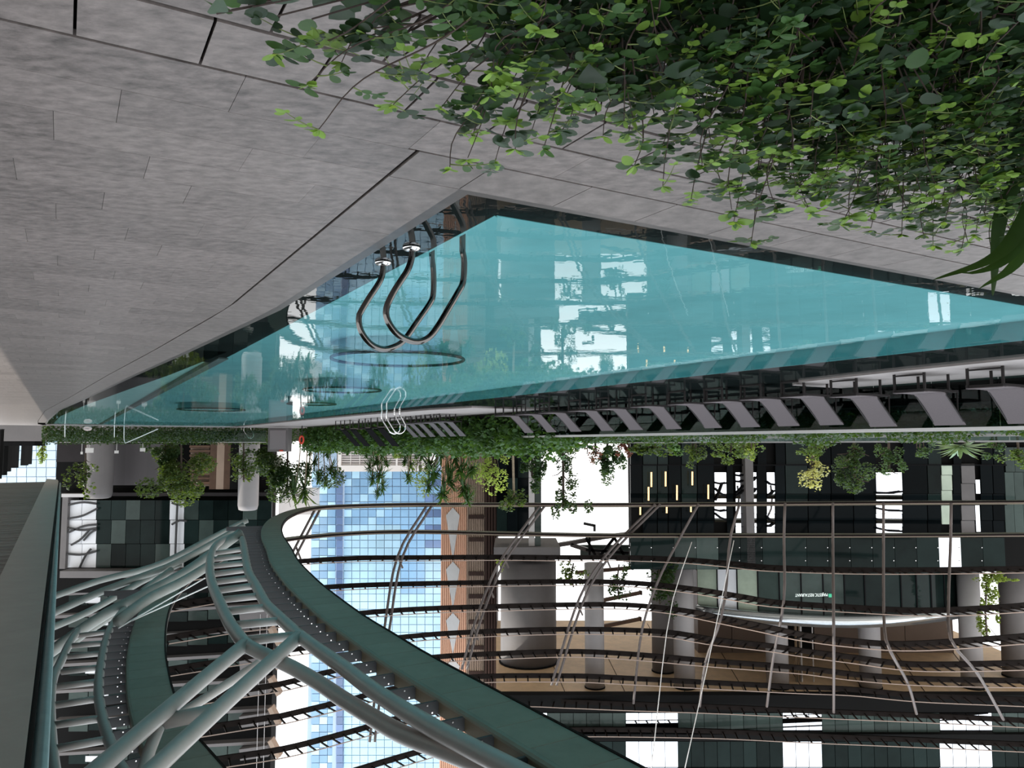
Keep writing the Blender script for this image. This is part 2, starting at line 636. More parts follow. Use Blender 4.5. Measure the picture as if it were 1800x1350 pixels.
# deck end beyond the pool
tiles.sort(key=lambda a: a[0])
inview = [q for q in tiles if q[1].y > 2.2 and -0.75 * q[1].y - .6 < q[1].x < 0.70 * q[1].y + .6]
outview = [q for q in tiles if not (q[1].y > 2.2 and -0.75 * q[1].y - .6 < q[1].x < 0.70 * q[1].y + .6)]
for q in inview[:NIND]:
    cube(q[4], q[3], q[1], q[2], floor, ANG)
rt = {}
for q in inview[NIND:] + outview:
    rt.setdefault(q[3].name, MB()).box(q[1], q[2], ANG)
tag(far_cope.build('edge_paving', M_cope, floor), kind='stuff')
for nm, mb in rt.items():
    tag(mb.build('deck_paving', MATS[nm], floor), kind='stuff')

# ---- pool basin
pb = MB()
TI, TO = 0.47, 10.9
SI = 0.44
pb.prism([W(SI, TI), W(PL, TI), W(PL, TO), W(SI, TO)], -1.40, -0.36)
basin = tag(pb.build('pool_basin', M_pool), kind='structure', label='turquoise mosaic swimming pool floor under still water')
pw = MB()
for a, b in (((SI, TI), (PL, TI)), ((PL, TI), (PL, TO)), ((SI, TO), (PL, TO)), ((SI, TI), (SI, TO))):
    pw.bar(W(*a, -0.21), W(*b, -0.21), 0.03, 0.32)
pw.build('pool_wall', M_poolwall, basin)
# dark shallow ledge all round, under a film of water
lg = MB()
lg.prism([W(0, 0), W(0, 15), W(SI, 15), W(SI, TI), W(12, TI), W(12, te(12)), W(10, te(10)), W(5, 0)], -1.4, -0.055)
for a, b in zip(ss, ss[1:]):
    if a >= 10:
        lg.prism([W(a, te(a)), W(b, te(b)), W(b, max(tw(b), te(b) + .1)), W(a, max(tw(a), te(a) + .1))], -1.4, -0.055)
lg.prism([W(SI, TO), W(SI, 17.2), W(PL, 17.2), W(PL, TO)], -1.4, -0.055)
tag(lg.build('pool_ledge', M_wet), kind='structure', label='black wet stone ledge around the pool edge')
# damp sloping strip between coping and water
de = MB()
de.prism([W(-0.07, -0.07), W(-0.07, 15), W(0.03, 15), W(0.03, 0.03), W(5, 0.03), W(5, -.07)], -0.2, -0.02)
for a, b in zip(ss, ss[1:]):
    if a >= 5:
        de.prism([W(a, te(a) - .07), W(b, te(b) - .07), W(b, te(b) + .03), W(a, te(a) + .03)], -0.2, -0.02)
tag(de.build('trim_1', M_wetedge), kind='structure', label='damp grey stone lip where deck meets water')
# wading pool beyond a grey divider
wp = MB()
sw = [12, 16.5, 20, 26, 32, 38, 47, 56, 66, 68]
wp.prism([W(s, tw(s)) for s in sw] + [W(68, TI - .1), W(12, TI - .1)], -1.4, -0.12)
tag(wp.build('wading_pool_floor', M_wade), kind='structure', label='pale green shallow wading pool beside the lap pool')
dv = MB()
dv.prism([W(11, TI - .16), W(68, TI - .16), W(68, TI + .02), W(11, TI + .02)], -1.4, -0.03)
tag(dv.build('trim_2', mat('grey divider', (0.20, 0.20, 0.19), var=.1)), kind='structure', label='grey dividing kerb between lap pool and wading pool')
# water surface
wt = MB()
wt.prism([W(s, te(s)) for s in [0, 5, 10, 15.5, 20, 26, 32, 38, 47, 56, 66, 68]] + [W(68, 17.2), W(0, 17.2)], -0.0285, -0.028)
wt.f = [wt.f[1]]
tag(wt.build('pool_water', M_water), kind='structure', label='still turquoise pool water mirroring the buildings')
# end of the pool: pale kerb and end deck
ke = MB()
ke.prism([W(68, -3.4), W(68.5, -3.4), W(68.5, 17.2), W(68, 17.2)], -1.4, 0.03)
tag(ke.build('trim_3', M_fardeck), kind='structure', label='pale kerb across the far end of the pool')
for i, (x, y, wd, lab) in enumerate([(700, 629, 232, 'largest dark round bench rim sunk in the pool near the steel handrails'), (602, 684, 134, 'dark round bench rim in the pool below the palm reflections'),
                                     (548, 709, 84, 'small dark round bench rim in the pool before the black chairs'), (372, 719, 112, 'dark round bench rim in the pool towards the far end'),
                                     ]):
    z = -0.10
    c = G(x, y, z)
    r = wd / 2 * c.y / F
    d = MB()
    ring = [(c.x + r * math.cos(a * math.pi / 24), c.y + r * math.sin(a * math.pi / 24), z + .03) for a in range(48)]
    d.tube(ring + ring[:1], 0.03, 6, False)
    root = thing('pool_bench', lab, 'pool bench', (c.x, c.y, -0.36), group='round benches in the pool')
    d.build('rim', M_disc, root)
    sh = MB()
    sh.prism([(c.x + (r - .04) * math.cos(a * math.pi / 20), c.y + (r - .04) * math.sin(a * math.pi / 20)) for a in range(40)], -0.36, z)
    sh.build('platform', M_poolwall, root)

# ---- far side: deck behind the loungers, deck further on
fd = MB()
fd.prism([W(-2, 13.0), W(3.2, 13.1), W(6, 13.4), W(8.8, 13.9), W(9.6, 14.6), W(9.6, 17.2), W(-2, 17.2)], -1.4, 0.02)
fd.prism([W(25, 12.9), W(28, 12.2), W(34, 11.7), W(45, 11.3), W(68, 11.2), W(68, 19), W(25, 19)], -1.4, 0.02)
tag(fd.build('floor', M_fardeck), kind='structure', label='pale stone deck on the far side of the pool under the loungers')

# ---- roof with slatted soffit over the deck: its edge runs above the camera
ROOF_Z = 5.0
RA, RB = 2.40, 3.15                    # -t of the edge board


def TR(a, s, z):
    return W(s, -a, z)


rs0, rs1 = -12.0, 86.0
edge = tag(MB().build('soffit_edge_dummy', M_tealsteel, link=False))
bpy.data.objects.remove(edge)
rb = MB()
rb.prism([TR(RA, rs0, 0), TR(RA, 80, 0), TR(RA + .1, 84, 0), TR(RB + .3, 86.5, 0), TR(RB + .3, rs0, 0)], ROOF_Z, ROOF_Z + 0.5)
roof = tag(rb.build('ceiling', M_tealsteel), kind='structure', label='grey green roof edge over the deck with slatted underside')
pi = MB()
pi.tube([TR(RA - .14, rs0, ROOF_Z + .22), TR(RA - .14, 80, ROOF_Z + .22)], 0.09, 10)
pi.build('gutter_pipe', mat('teal gutter pipe', (0.16, 0.25, 0.26), rough=0.4, var=.1), roof, smooth=True)
rc = MB()
rc.prism([TR(RB, rs0, 0), TR(RB, 86, 0), TR(7.3, 86, 0), TR(7.3, rs0, 0)], ROOF_Z + 0.35, ROOF_Z + 0.7)  # outer edge drawn in so sun reaches the far deck
rc.build('roof_deck', M_slat, roof)
s = rs0 + 0.3
while s < 80:
    c = TR((RB + 7.3) / 2, s, ROOF_Z + 0.17)
    cube('slat', M_slat, c, (0.86, 7.3 - RB, 0.24), roof, ANG)
    cube('joint_strip', M_tealsteel, c + E1 * .46 - Vector((0, 0, .09)), (0.05, 7.3 - RB, 0.10), roof, ANG)
    s += 0.92
gu = MB()
gu.prism([TR(RA - .06, rs0, 0), TR(RA - .06, 80, 0), TR(RA + .02, 80, 0), TR(RA + .02, rs0, 0)], ROOF_Z + .04, ROOF_Z + .6)
gu.build('gutter_board', M_dark, roof)
# unseen tower slab added to keep sun off the pool, then the deck columns
tb = MB()
tb.prism([TR(4.5, -14, 0), TR(4.5, 84, 0), TR(7.3, 84, 0), TR(7.3, -14, 0)], ROOF_Z + 0.7, 38)
tag(tb.build('shade_slab', M_darkwall), kind='structure', label='unseen tower slab added above the deck roof to shade the pool')
for i, (x0, x1, yb) in enumerate([(0, 5, 754), (6, 13, 757), (14, 20, 760), (25, 32, 763), (42, 49, 765), (51, 56, 766)]):
    p0, p1 = G(x0, yb, 0), G(x1, yb, 0)
    c = (p0 + p1) / 2
    root = thing('deck_column', 'dark square column under the roof, %s of the row' % ORD[i].replace('nearest', 'first counting from the photo edge'), 'column', (c.x, c.y, 0), group='dark columns along the deck')
    wd = abs(p1.x - p0.x)
    cube('shaft', M_dark, (c.x, c.y, ROOF_Z / 2), (wd, wd * 1.6, ROOF_Z), root)
    cube('base_plate', M_brkt, (c.x, c.y, 0.04), (wd * 1.2, wd * 1.8, 0.08), root)
bk = MB()
bk.prism([(52, 84), (120, 84), (120, 86), (52, 86)], -1.4, 1.7)
tag(bk.build('wall_back', M_dark), kind='structure', label='low dark wall beyond the end of the deck')

# planter the camera looks over
pk = MB()
pk.prism([W(-2.62, -1.2), W(-2.62, 9), W(-2.55, 9), W(-2.55, -1.27), W(-5.5, -1.27), W(-5.5, -1.2)], 0.0, 0.215)
planter = tag(pk.build('planter_wall', M_darkwall), kind='structure', label='low stone planter kerb around the foreground plants')
so = MB()
so.prism([W(-5.5, -1.2), W(-5.5, 9), W(-2.62, 9), W(-2.62, -1.2)], 0.0, 0.20)
so.build('soil', M_soil, planter)
# ================================================================== POOL FURNITURE
def rail_path(pix, p0):
    return smoothpath([plane_hit(x, y, p0, E2) for x, y in pix], 0.035)


R1 = [(673.6, 458), (673, 478), (667, 496), (650, 522), (636, 545), (631, 557), (634, 580), (650, 603), (672, 613.5), (694, 609), (711, 597), (733, 566), (755, 534), (761.5, 517), (762, 480), (759, 452)]
R2 = [(723.6, 432), (724, 451), (717, 474), (703, 496), (690, 517), (679.5, 541), (681, 562), (697, 586), (720, 598.5), (738, 600), (755, 592), (770, 573), (788, 543), (805, 514), (814, 495), (816, 460), (813, 441)]
rails = []
for nm, px, lab in (('R1', R1, 'dark polished pool handrail loop, the farther of the close pair'), ('R2', R2, 'dark polished pool handrail loop, the nearer of the close pair')):
    p0 = G(px[0][0], px[0][1] + 2, -0.03)
    pts = rail_path(px, p0)
    dn = pts[-1].copy()
    dn.z = -0.34
    root = thing('pool_handrail', lab, 'handrail', (p0.x, p0.y, -0.05), group='handrails at the near pool edge')
    m = MB()
    m.tube([Vector((p0.x, p0.y, -0.05))] + pts + [dn], 0.027, 12)
    m.build('rail', M_chrome, root, smooth=True)
    fg = MB()
    fg.tube([(p0.x, p0.y, -0.028), (p0.x, p0.y, -0.015), (p0.x, p0.y, 0.0), (p0.x, p0.y, 0.008)], [0.075, 0.075, 0.06, 0.03], 20)
    fg.build('flange', M_steel, root, smooth=True)
    rails.append((p0, pts, dn))
# far handrails share that loop
base_p, base_pts, base_dn = rails[0]
loop = MB()
loop.tube([Vector((0, 0, -0.02))] + [p - base_p for p in base_pts] + [base_dn - base_p], 0.030, 6)
loopo = loop.build('rail', M_steel, link=False, smooth=True)
for i, (x, y, flip, lab, grp) in enumerate([(694, 724, 1, 'bright steel pool handrail before the palms, the farther of its pair', 'palms'), (703, 723, 1, 'bright steel pool handrail before the palms, the nearer of its pair', 'palms'),
                                            (437, 752, 1, 'bright steel pool handrail by the grey cabinet, the farther of its pair', 'cabinet'), (441, 751.5, 1, 'bright steel pool handrail by the grey cabinet, the nearer of its pair', 'cabinet'),
                                            (165, 750, -1, 'single bright steel handrail loop at the far end of the pool', None)]):
    p = G(x, y, 0)
    root = thing('pool_handrail', lab, 'handrail', (p.x, p.y, 0.0), group='handrails across the pool' if grp else None)
    o = bpy.data.objects.new('rail', loopo.data)
    sc_ = [1.35, 1.35, 1.25, 1.25, 1.5][i]
    o.scale = (-sc_, -sc_, sc_) if flip > 0 else (sc_, sc_, sc_)
    C.objects.link(o)
    o.parent = root
    o.location = (0, 0, 0.0)
    fl_ = MB()
    fl_.tube([(0, 0, 0.0), (0, 0, 0.02)], 0.07, 10)
    fo = fl_.build('flange', M_steel)
    fo.parent = root
    fo.location = (0, 0, 0)

# ---- sun loungers along the far edge
def make_lounger():
    """local frame: +x width (along pool), +y towards the head end"""
    root = thing('sun_lounger', 'x', 'sun lounger', (0, 0, 0))
    wd, hz = 0.70, 0.38
    for x in (-wd / 2, wd / 2):
        for y in (0.05, 0.95):
            c = cube('leg', M_frame, (x, y, hz / 2), (0.045, 0.045, hz), root)
    f = MB()
    for x in (-wd / 2, wd / 2):
        f.box((x, 0.65, hz), (0.045, 1.30, 0.05))
    f.box((0, 0.05, hz), (wd, 0.045, 0.05))
    f.box((0, 1.28, hz), (wd, 0.045, 0.05))
    f.box((0, 0.05, 0.04), (wd, 0.04, 0.035))
    f.build('frame', M_frame, root)
    st = MB()
    n = 6
    for i in range(n):
        y0, y1 = 0.0 + i * 0.8 / n, (i + 1) * 0.8 / n
        st.box((0, (y0 + y1) / 2, hz + 0.045 - 0.015 * math.sin(math.pi * (i + .5) / n)), (wd + .03, y1 - y0 + .004, 0.018))
    st.build('seat_sling', M_sling, root)
    bk_ = MB()
    n = 8
    L = 1.02
    a = math.radians(43)
    prev = None
    vv = []
    for i in range(n + 1):
        u = i / n
        y = 0.80 + L * u * math.cos(a)
        z = hz + 0.045 + L * u * math.sin(a) - 0.03 * math.sin(math.pi * u)
        vv.append((y, z))
    for (y0, z0), (y1, z1) in zip(vv, vv[1:]):
        x = wd / 2 + .015
        th = 0.018
        v = [(sx, y, z + dz) for sx in (-x, x) for (y, z) in ((y0, z0), (y1, z1)) for dz in (-th / 2, th / 2)]
        bk_.add(v, [(0, 1, 3, 2), (4, 6, 7, 5), (0, 4, 5, 1), (2, 3, 7, 6), (0, 2, 6, 4), (1, 5, 7, 3)])
    bk_.build('backrest_sling', M_sling, root)
    pr = MB()
    for x in (-wd / 2, wd / 2):
        pr.bar((x, 1.28, hz), (x, vv[5][0], vv[5][1]), 0.025, 0.025)
        pr.bar((x, 0.80, hz + .03), (x, vv[-1][0], vv[-1][1] - .02), 0.03, 0.03)
    pr.build('backrest_frame', M_frame, root)
    return root


def s_at(x, t):
    """position along the pool where the line at offset t is seen at photo column x"""
    k = (900 - x) / F
    a = C0 + E2 * t
    return (k * a.y - a.x) / (E1.x - k * E1.y)


proto = make_lounger()
lx = [1800 + 60, 1732, 1598, 1482, 1392, 1318, 1252, 1188, 1121, 1057, 1008, 955, 914, 876]
for i, x in enumerate(lx):
    o = proto if i == 0 else copy_tree(proto)
    s = s_at(x, 13.95)
    p = W(s, 13.95, 0.02 if s < 9 else -0.055)
    o.location = p
    o.rotation_euler = (0, 0, ANG - 0.0)
    extra = ['cut by the photo edge', 'standing on dry deck', 'on dry deck near the pool corner', 'at the tip of the pale deck', 'first one standing in water'] + ['standing in shallow water'] * 9
    if i == len(lx) - 1:
        extra[i] = 'last of the grey row beside the palms'
    tag(o, 'grey sling sun lounger, %s in the row, %s' % (ORD[i], extra[i]), 'sun lounger', 'grey sun loungers along the far pool edge')

# darker loungers and black chairs further along the deck
for i, x in enumerate([766, 750, 734, 716, 701, 688]):
    o = copy_tree(proto)
    s = s_at(x, 14.2)
    o.location = W(s, 14.2, 0.02)
    o.rotation_euler = (0, 0, ANG)
    for ch in list(o.children):
        if ch.name.startswith(('seat_sling', 'backrest_sling')):
            me = ch.data.copy()
            me.materials[0] = mat('slate sling fabric', (0.10, 0.095, 0.10), rough=.8)
            ch.data = me
    tag(o, 'slate grey lounger on the deck under the palms, %s counting from the black chairs' % ORD[5 - i].replace('nearest', 'first'), 'sun lounger', 'slate loungers on the deck under the palms')


def chair(x, i):
    t = 13.4
    s = s_at(x, t)
    p = W(s, t, 0.02)
    root = thing('deck_chair', 'black sling deck chair on tall metal legs, %s of four on the far deck' % ORD[i].replace('nearest', 'first'), 'chair', p, ANG, 'black deck chairs on the far deck')
    m = MB()
    m.bar((-.55, .1, .55), (-.55, 1.3, .55), .05, .05)
    m.bar((.55, .1, .55), (.55, 1.3, .55), .05, .05)
    o = m.build('rail', M_strut)
    o.parent = root
    for lx_, ly in ((-.55, .1), (.55, .1), (-.55, 1.3), (.55, 1.3)):
        m = MB()
        m.bar((lx_, ly, 0), (lx_, ly, .56), .05, .05)
        o = m.build('leg', M_frame)
        o.parent = root
    m = MB()
    for k in range(6):
        y0, y1 = .5 + k * .16, .5 + (k + 1) * .16
        z0, z1 = .62 + k * .17, .62 + (k + 1) * .17
        v = [(sx, y, z + dz) for sx in (-.55, .55) for (y, z) in ((y0, z0), (y1, z1)) for dz in (-.02, .02)]
        m.add(v, [(0, 1, 3, 2), (4, 6, 7, 5), (0, 4, 5, 1), (2, 3, 7, 6), (0, 2, 6, 4), (1, 5, 7, 3)])
    o = m.build('backrest', M_black)
    o.parent = root
    m = MB()
    m.box((0, .3, .58), (1.1, .5, .04))
    o = m.build('seat', M_black)
    o.parent = root


for i, x in enumerate([655, 634, 608, 592]):
    chair(x, i)

# ---- glass balustrade with pale rails behind the loungers
def balustrade(label, t, s0, s1, zb, zt, glass, rail_m, step=1.5, base=None, thick=0.05):
    a = W(s0, t, zb)
    root = thing('balustrade', label, 'balustrade', a)
    m = MB()
    m.bar(W(s0, t, zt), W(s1, t, zt), 0.07, thick)
    m.build('top_rail', rail_m, root)
    if base:
        m = MB()
        m.bar(W(s0, t, base), W(s1, t, base), 0.12, 0.09)
        m.build('base_rail', rail_m, root)
    s = s0
    while s < s1 - .1:
        e = min(s + step, s1)
        cube('glass_panel', glass, W((s + e) / 2, t, (zb + zt) / 2), (e - s - .02, 0.014, zt - zb - .04), root, ANG)
        s += step
    return root


balustrade('dark glass balustrade with pale top rail right behind the grey loungers', 16.6, -1, 27, 0.0, 1.22, M_darkbal, M_white, 1.6, thick=0.09)
hedge_root_t = 18.4
balustrade('clear glass balustrade with thin pale rail at the courtyard hedge', 20.5, -4, 42, 0.0, 1.50, M_balglass, M_palegrey, 1.6, base=1.32, thick=0.05)
pe = MB()
pe.bar(P(84, 777.5, 71), P(468, 777.5, 71), .06, .05)
root = thing('balustrade', 'clear glass balustrade across the far end of the pool', 'balustrade', P(84, 762, 71))
pe.build('top_rail', M_palegrey, root)
for k in range(14):
    x0 = 84 + k * 27.4
    pxbox('glass_panel', M_balglass, x0 + .5, x0 + 27, 757, 777, 71, .02, root)
# white posts and the triangular rail at the far end
for x, lab in ((114, 'short white post at the far pool kerb nearest the deck'), (201, 'short white post at the far pool kerb by the triangular rail')):
    a = P(x, 750, 62)
    a.z = 0.0
    root = thing('marker_post', lab, 'post', a)
    m = MB()
    m.tube([a, P(x, 767.5, 62)], .04, 8)
    m.build('shaft', M_white, root)
    m = MB()
    m.tube([P(x, 767, 62), P(x, 769, 62)], [.05, .03], 8)
    m.build('cap', M_palegrey, root)
a = P(218, 750, 62)
a.z = 0.0
root = thing('triangular_rail', 'white triangular tube rail standing at the far end of the pool', 'rail', a)
m = MB()
m.tube(smoothpath([a, P(218, 765, 62), P(218.5, 777, 62), P(221, 778.5, 62), P(232, 774, 62), P(278, 754, 62)], .3), .035, 8)
m.build('tube', M_white, root, smooth=True)
a = P(154, 752, 63)
root = thing('life_ring', 'pale oval ring plate standing on the far pool kerb', 'ring', a)
m = MB()
ringp = [P(154, 753, 63) + Vector((.26 * math.cos(k * math.pi / 10), 0, .10 * math.sin(k * math.pi / 10))) for k in range(21)]
m.tube(ringp, .10, 8, False)
m.build('ring', mat('pale pink plastic', (.55, .45, .44)), root, smooth=True)
# equipment cabinet by the far handrail
a = P(489, 752, 66)
root = thing('cabinet', 'grey metal equipment cabinet between the far handrail and the black chairs', 'cabinet', (a.x, 66, 0))
pxbox('body', M_concd, 471, 506, 752, 794, 66, 1.2, root)
pxbox('door', mat('mauve grey door', (.20, .18, .185)), 474, 502, 756, 790, 65.9, .1, root)
pxbox('red_label', M_red, 491, 497, 791, 793.5, 65.9, .1, root)
# ================================================================== RINGS
Z1, Z2 = H + 5.74, H + 8.7
RINGPX = {
    3: (11.3, [(1860, 1006), (1800, 1007), (1650, 1009), (1500, 1009), (1350, 1004), (1280, 997), (1200, 990), (1100, 986), (1000, 986), (878, 985), (755, 986), (633, 987), (529, 993), (440, 1003), (330, 1022)]),
    4: (13.9, [(1860, 1070), (1800, 1076), (1650, 1083), (1500, 1077), (1350, 1066), (1280, 1054), (1200, 1041), (1100, 1031), (1000, 1029), (847, 1031), (694, 1034), (581, 1039), (440, 1053), (367, 1063), (293, 1077)]),
    5: (16.1, [(1860, 1126), (1800, 1132), (1617, 1144), (1498, 1138), (1400, 1125), (1350, 1114), (1246, 1092), (1187, 1080), (1098, 1071), (1000, 1071), (878, 1074), (755, 1078), (642, 1086), (450, 1108), (417, 1112), (290, 1133)]),
    6: (18.6, [(1860, 1175), (1800, 1178), (1617, 1180), (1498, 1166), (1400, 1153), (1350, 1145), (1246, 1133), (1157, 1119), (1000, 1115), (817, 1121), (707, 1130), (511, 1153), (433, 1167), (297, 1189)]),
    7: (20.8, [(1860, 1210), (1800, 1209), (1617, 1205), (1498, 1196), (1400, 1184), (1246, 1172), (1098, 1159), (1000, 1155), (878, 1159), (771, 1165), (633, 1182), (511, 1212), (423, 1227), (339, 1241), (280, 1252)]),
    8: (23.1, [(1860, 1246), (1800, 1242), (1617, 1234), (1498, 1223), (1400, 1219), (1246, 1211), (1098, 1203), (1000, 1199), (832, 1201), (700, 1222), (640, 1238), (511, 1270), (481, 1275), (352, 1296), (270, 1310)]),
    9: (25.8, [(1860, 1283), (1800, 1279), (1617, 1270), (1400, 1261), (1246, 1254), (1098, 1249), (1000, 1245), (899, 1243), (760, 1262), (640, 1296), (511, 1330), (396, 1349), (300, 1366)]),
    10: (28.5, [(1860, 1326), (1800, 1322), (1617, 1314), (1400, 1305), (1246, 1298), (1024, 1295), (920, 1300), (800, 1322), (700, 1350), (560, 1395)]),
}
RINGNAME = {3: 'third', 4: 'fourth', 5: 'fifth', 6: 'sixth', 7: 'seventh', 8: 'eighth', 9: 'ninth', 10: 'tenth'}
R_Y = {}
for k, (dz, px) in RINGPX.items():
    z = H + dz
    pts = [G(x, y, z) for x, y in px]
    path = smoothpath(pts, 1.15)[::-1]
    R_Y[k] = [(x, y, p.y) for (x, y), p in zip(px, pts)]
    root = thing('sunshade_ring', 'dark bronze louvred sunshade ring around the courtyard, %s ring counting up from the pool level' % RINGNAME[k], 'sunshade', path[len(path) // 2], group='louvred rings around the courtyard')
    m = MB()
    m.sweep(path, [(-.04, -.035), (.04, -.035), (.04, .035), (-.04, .035)])
    m.build('lip', M_lip, root)
    # outward is away from the courtyard centre = side direction of travel
    wd = 1.65
    m = MB()
    m.sweep(path, [(wd, -.30), (wd + .22, -.30), (wd + .22, .14), (wd, .14)])
    m.build('gutter_beam', M_ring, root)
    if k >= 4:
        back = [q for q in path]
        hand = []
        for i, q in enumerate(back):
            d = back[min(i + 1, len(back) - 1)] - back[max(i - 1, 0)]
            d.z = 0
            d.normalize()
            hand.append(q + Vector((d.y, -d.x, 0)) * (wd + 1.15) + Vector((0, 0, .15)))
        m = MB()
        m.tube(hand[::2], .075, 6)
        m.build('rear_tube', M_strut, root)
    for i, q in enumerate(path[:-1]):
        d = path[i + 1] - path[max(i - 1, 0)]
        d.z = 0
        d.normalize()
        sd_ = Vector((d.y, -d.x, 0))
        cube('blade', M_ring, q + sd_ * (wd * .5) + Vector((0, 0, 0.0)), (wd, .13, .10), root, math.atan2(sd_.y, sd_.x))


def ring_y(x, y):
    """distance of the ring facade at a photo position"""
    best = []
    for k, lst in R_Y.items():
        l2 = sorted(lst)
        yy = interp(x, [a[0] for a in l2], [a[1] for a in l2])
        YY = interp(x, [a[0] for a in l2], [a[2] for a in l2])
        best.append((yy, YY))
    best.sort()
    return interp(y, [b[0] for b in best], [b[1] for b in best])


def big_ring(label, z, px, ext0, wd, names):
    """wide green panelled ring: soffit panels, bullnose, fascia, brackets"""
    pts = [G(x, y, z) for x, y in px]
    d = (pts[-1] - pts[-2]).normalized()
    pts.append(pts[-1] + d * ext0)
    path = smoothpath(pts, 1.25)[::-1]
    root = thing('canopy_ring', label, 'canopy', path[len(path) // 2], group='green panelled canopy rings')
    sides = []
    for i, q in enumerate(path):
        d = path[min(i + 1, len(path) - 1)] - path[max(i - 1, 0)]
        d.z = 0
        d.normalize()
        sides.append(Vector((d.y, -d.x, 0)))
    m = MB()
    m.sweep(path, [(-.04, -.02), (.03, -.02), (.03, .22), (-.04, .22)])
    m.build('inner_edge', M_ring, root)
    m = MB()
    m.sweep(path, [(-.06, .16), (-.03, .16), (-.03, .20), (-.06, .20)])
    m.build('lip', M_lip, root)
    m = MB()
    m.sweep(path, [(wd - .10, .0), (wd - .02, .02), (wd + .02, .07), (wd + .02, .13), (wd - .10, .13)])
    m.build('bullnose', M_greensoff, root)
    m = MB()
    m.sweep(path, [(wd - .08, .10), (wd - .01, .10), (wd - .01, .44), (wd - .08, .44)])
    m.build('fascia', M_olive, root)
    for i in range(len(path) - 1):
        a, b = path[i], path[i + 1]
        sa, sb = sides[i], sides[i + 1]
        gap = (b - a).normalized() * .012
        q = [a + sa * .02 + gap, b + sb * .02 - gap, b + sb * (wd - .09) - gap, a + sa * (wd - .09) + gap]
        m = MB()
        m.prism([(v.x, v.y) for v in q], z, z + .05)
        # prism winds by the polygon; normals are fixed by recalculation below
        m.build('soffit_panel', M_greensoff, root)
    return root, path, sides


ring1px = [(1860, 880), (1800, 880.5), (1550, 882), (1300, 884), (1080, 885.5), (900, 885), (760, 885), (677, 886), (610, 888), (563, 891), (533, 897), (508, 908), (496, 922), (497, 940), (511, 962), (523, 984), (545, 1008), (572, 1032.5), (633, 1078), (690, 1113), (755, 1152), (878, 1217), (1000, 1281.5), (1130, 1350)]
ring1, path1, side1 = big_ring('dark green panelled canopy ring sweeping over the pool, lowest of all rings', Z1, ring1px, 9.0, 1.30, 1)
ring2px = [(1860, 938), (1800, 938.5), (1550, 940), (1300, 940), (1080, 940), (900, 937), (760, 934), (677, 934), (600, 938), (520, 946), (450, 960), (390, 982), (345, 1010), (318, 1036), (301, 1062), (292, 1095), (290, 1137), (295, 1177), (307, 1223), (333, 1277), (393, 1348)]
ring2, path2, side2 = big_ring('dark green panelled canopy ring above the deck roof, second ring from the pool level', Z2, ring2px, 6.0, 1.45, 2)

# brackets from the green rings to the pipe trusses
def brackets(root, path, sides, z, wd, pipe_path, cond):
    for i, (q, sd_) in enumerate(zip(path, sides)):
        if not cond(q):
            continue
        L = min(((p - q).to_2d().length for p in pipe_path)) - wd
        if not 0.15 < L < 3.2:
            continue
        a = q + sd_ * (wd - .02)
        b = q + sd_ * (wd + L)
        c = (a + b) / 2
        br = cube('bracket', M_brkt, (c.x, c.y, z + .27), (L, .07, .30), root, math.atan2(sd_.y, sd_.x))
        for e in (.18, .30):
            sub = cube('bolt', M_steel, Vector((a.x, a.y, z + .27)) + sd_ * e - Vector((sd_.y, -sd_.x, 0)) * 0.0 + Vector((0, 0, .09 if e < .2 else -.09)), (.035, .10, .035), root, math.atan2(sd_.y, sd_.x))
            subpart(sub, br)


# ---- pipe trusses
def pipe(name, label, pts, r, m=M_tubesteel, parts=None, group=None, step=0.6, cat='pipe'):
    path = smoothpath(pts, step)
    root = thing(name, label, cat, path[0], group=group)
    b = MB()
    b.tube(path, r, 12)
    b.build('tube', m, root, smooth=True)
    e = MB()
    e.tube([path[-1], path[-1] + (path[-1] - path[-2]).normalized() * .05], r * 1.08, 12)
    e.build('end_collar', m, root)
    return root


zt1 = Z1 + 0.25
t1px = [(421, 936), (427, 952), (431, 975), (437, 1006), (450, 1030), (466, 1060), (480, 1075), (500, 1094), (523, 1115), (560, 1143), (603, 1173), (664, 1219), (755, 1276), (830, 1316), (900, 1352)]
t1 = [G(x, y, zt1) for x, y in t1px]


def y1_at(y):
    return interp(y, [a[1] for a in t1px], [a.y for a in t1])


brackets(ring1, path1, side1, Z1, 1.30, smoothpath(t1, .2), lambda q: q.y < 60)
truss = thing('pipe_truss', 'grey green double pipe ladder truss curving beside the lowest green ring', 'truss', t1[len(t1) // 2], group='pipe ladder trusses')
m = MB()
m.tube(smoothpath(t1 + [t1[-1] + (t1[-1] - t1[-2]).normalized() * 8], .5), .20, 14)
m.build('inner_pipe', M_tubesteel, truss, smooth=True)
t2px = [(420, 938, 945), (392, 950, 950), (377, 962, 957), (370, 980, 975), (369, 1005, 998), (374, 1030, 1022), (385, 1056, 1048), (400, 1089, 1080), (415, 1112, 1103), (431, 1132, 1120), (455, 1146, 1128), (511, 1172, 1140), (560, 1200, 1160), (603, 1229, 1185), (650, 1258, 1212), (694, 1284, 1240), (730, 1300, 1262), (786, 1320, 1292), (862, 1349, 1325)]
t2 = [P(x, y, y1_at(yy)) for x, y, yy in t2px]
m = MB()
m.tube(smoothpath(t2 + [t2[-1] + (t2[-1] - t2[-2]).normalized() * 8], .5), .21, 14)
m.build('outer_pipe', M_tubesteel, truss, smooth=True)
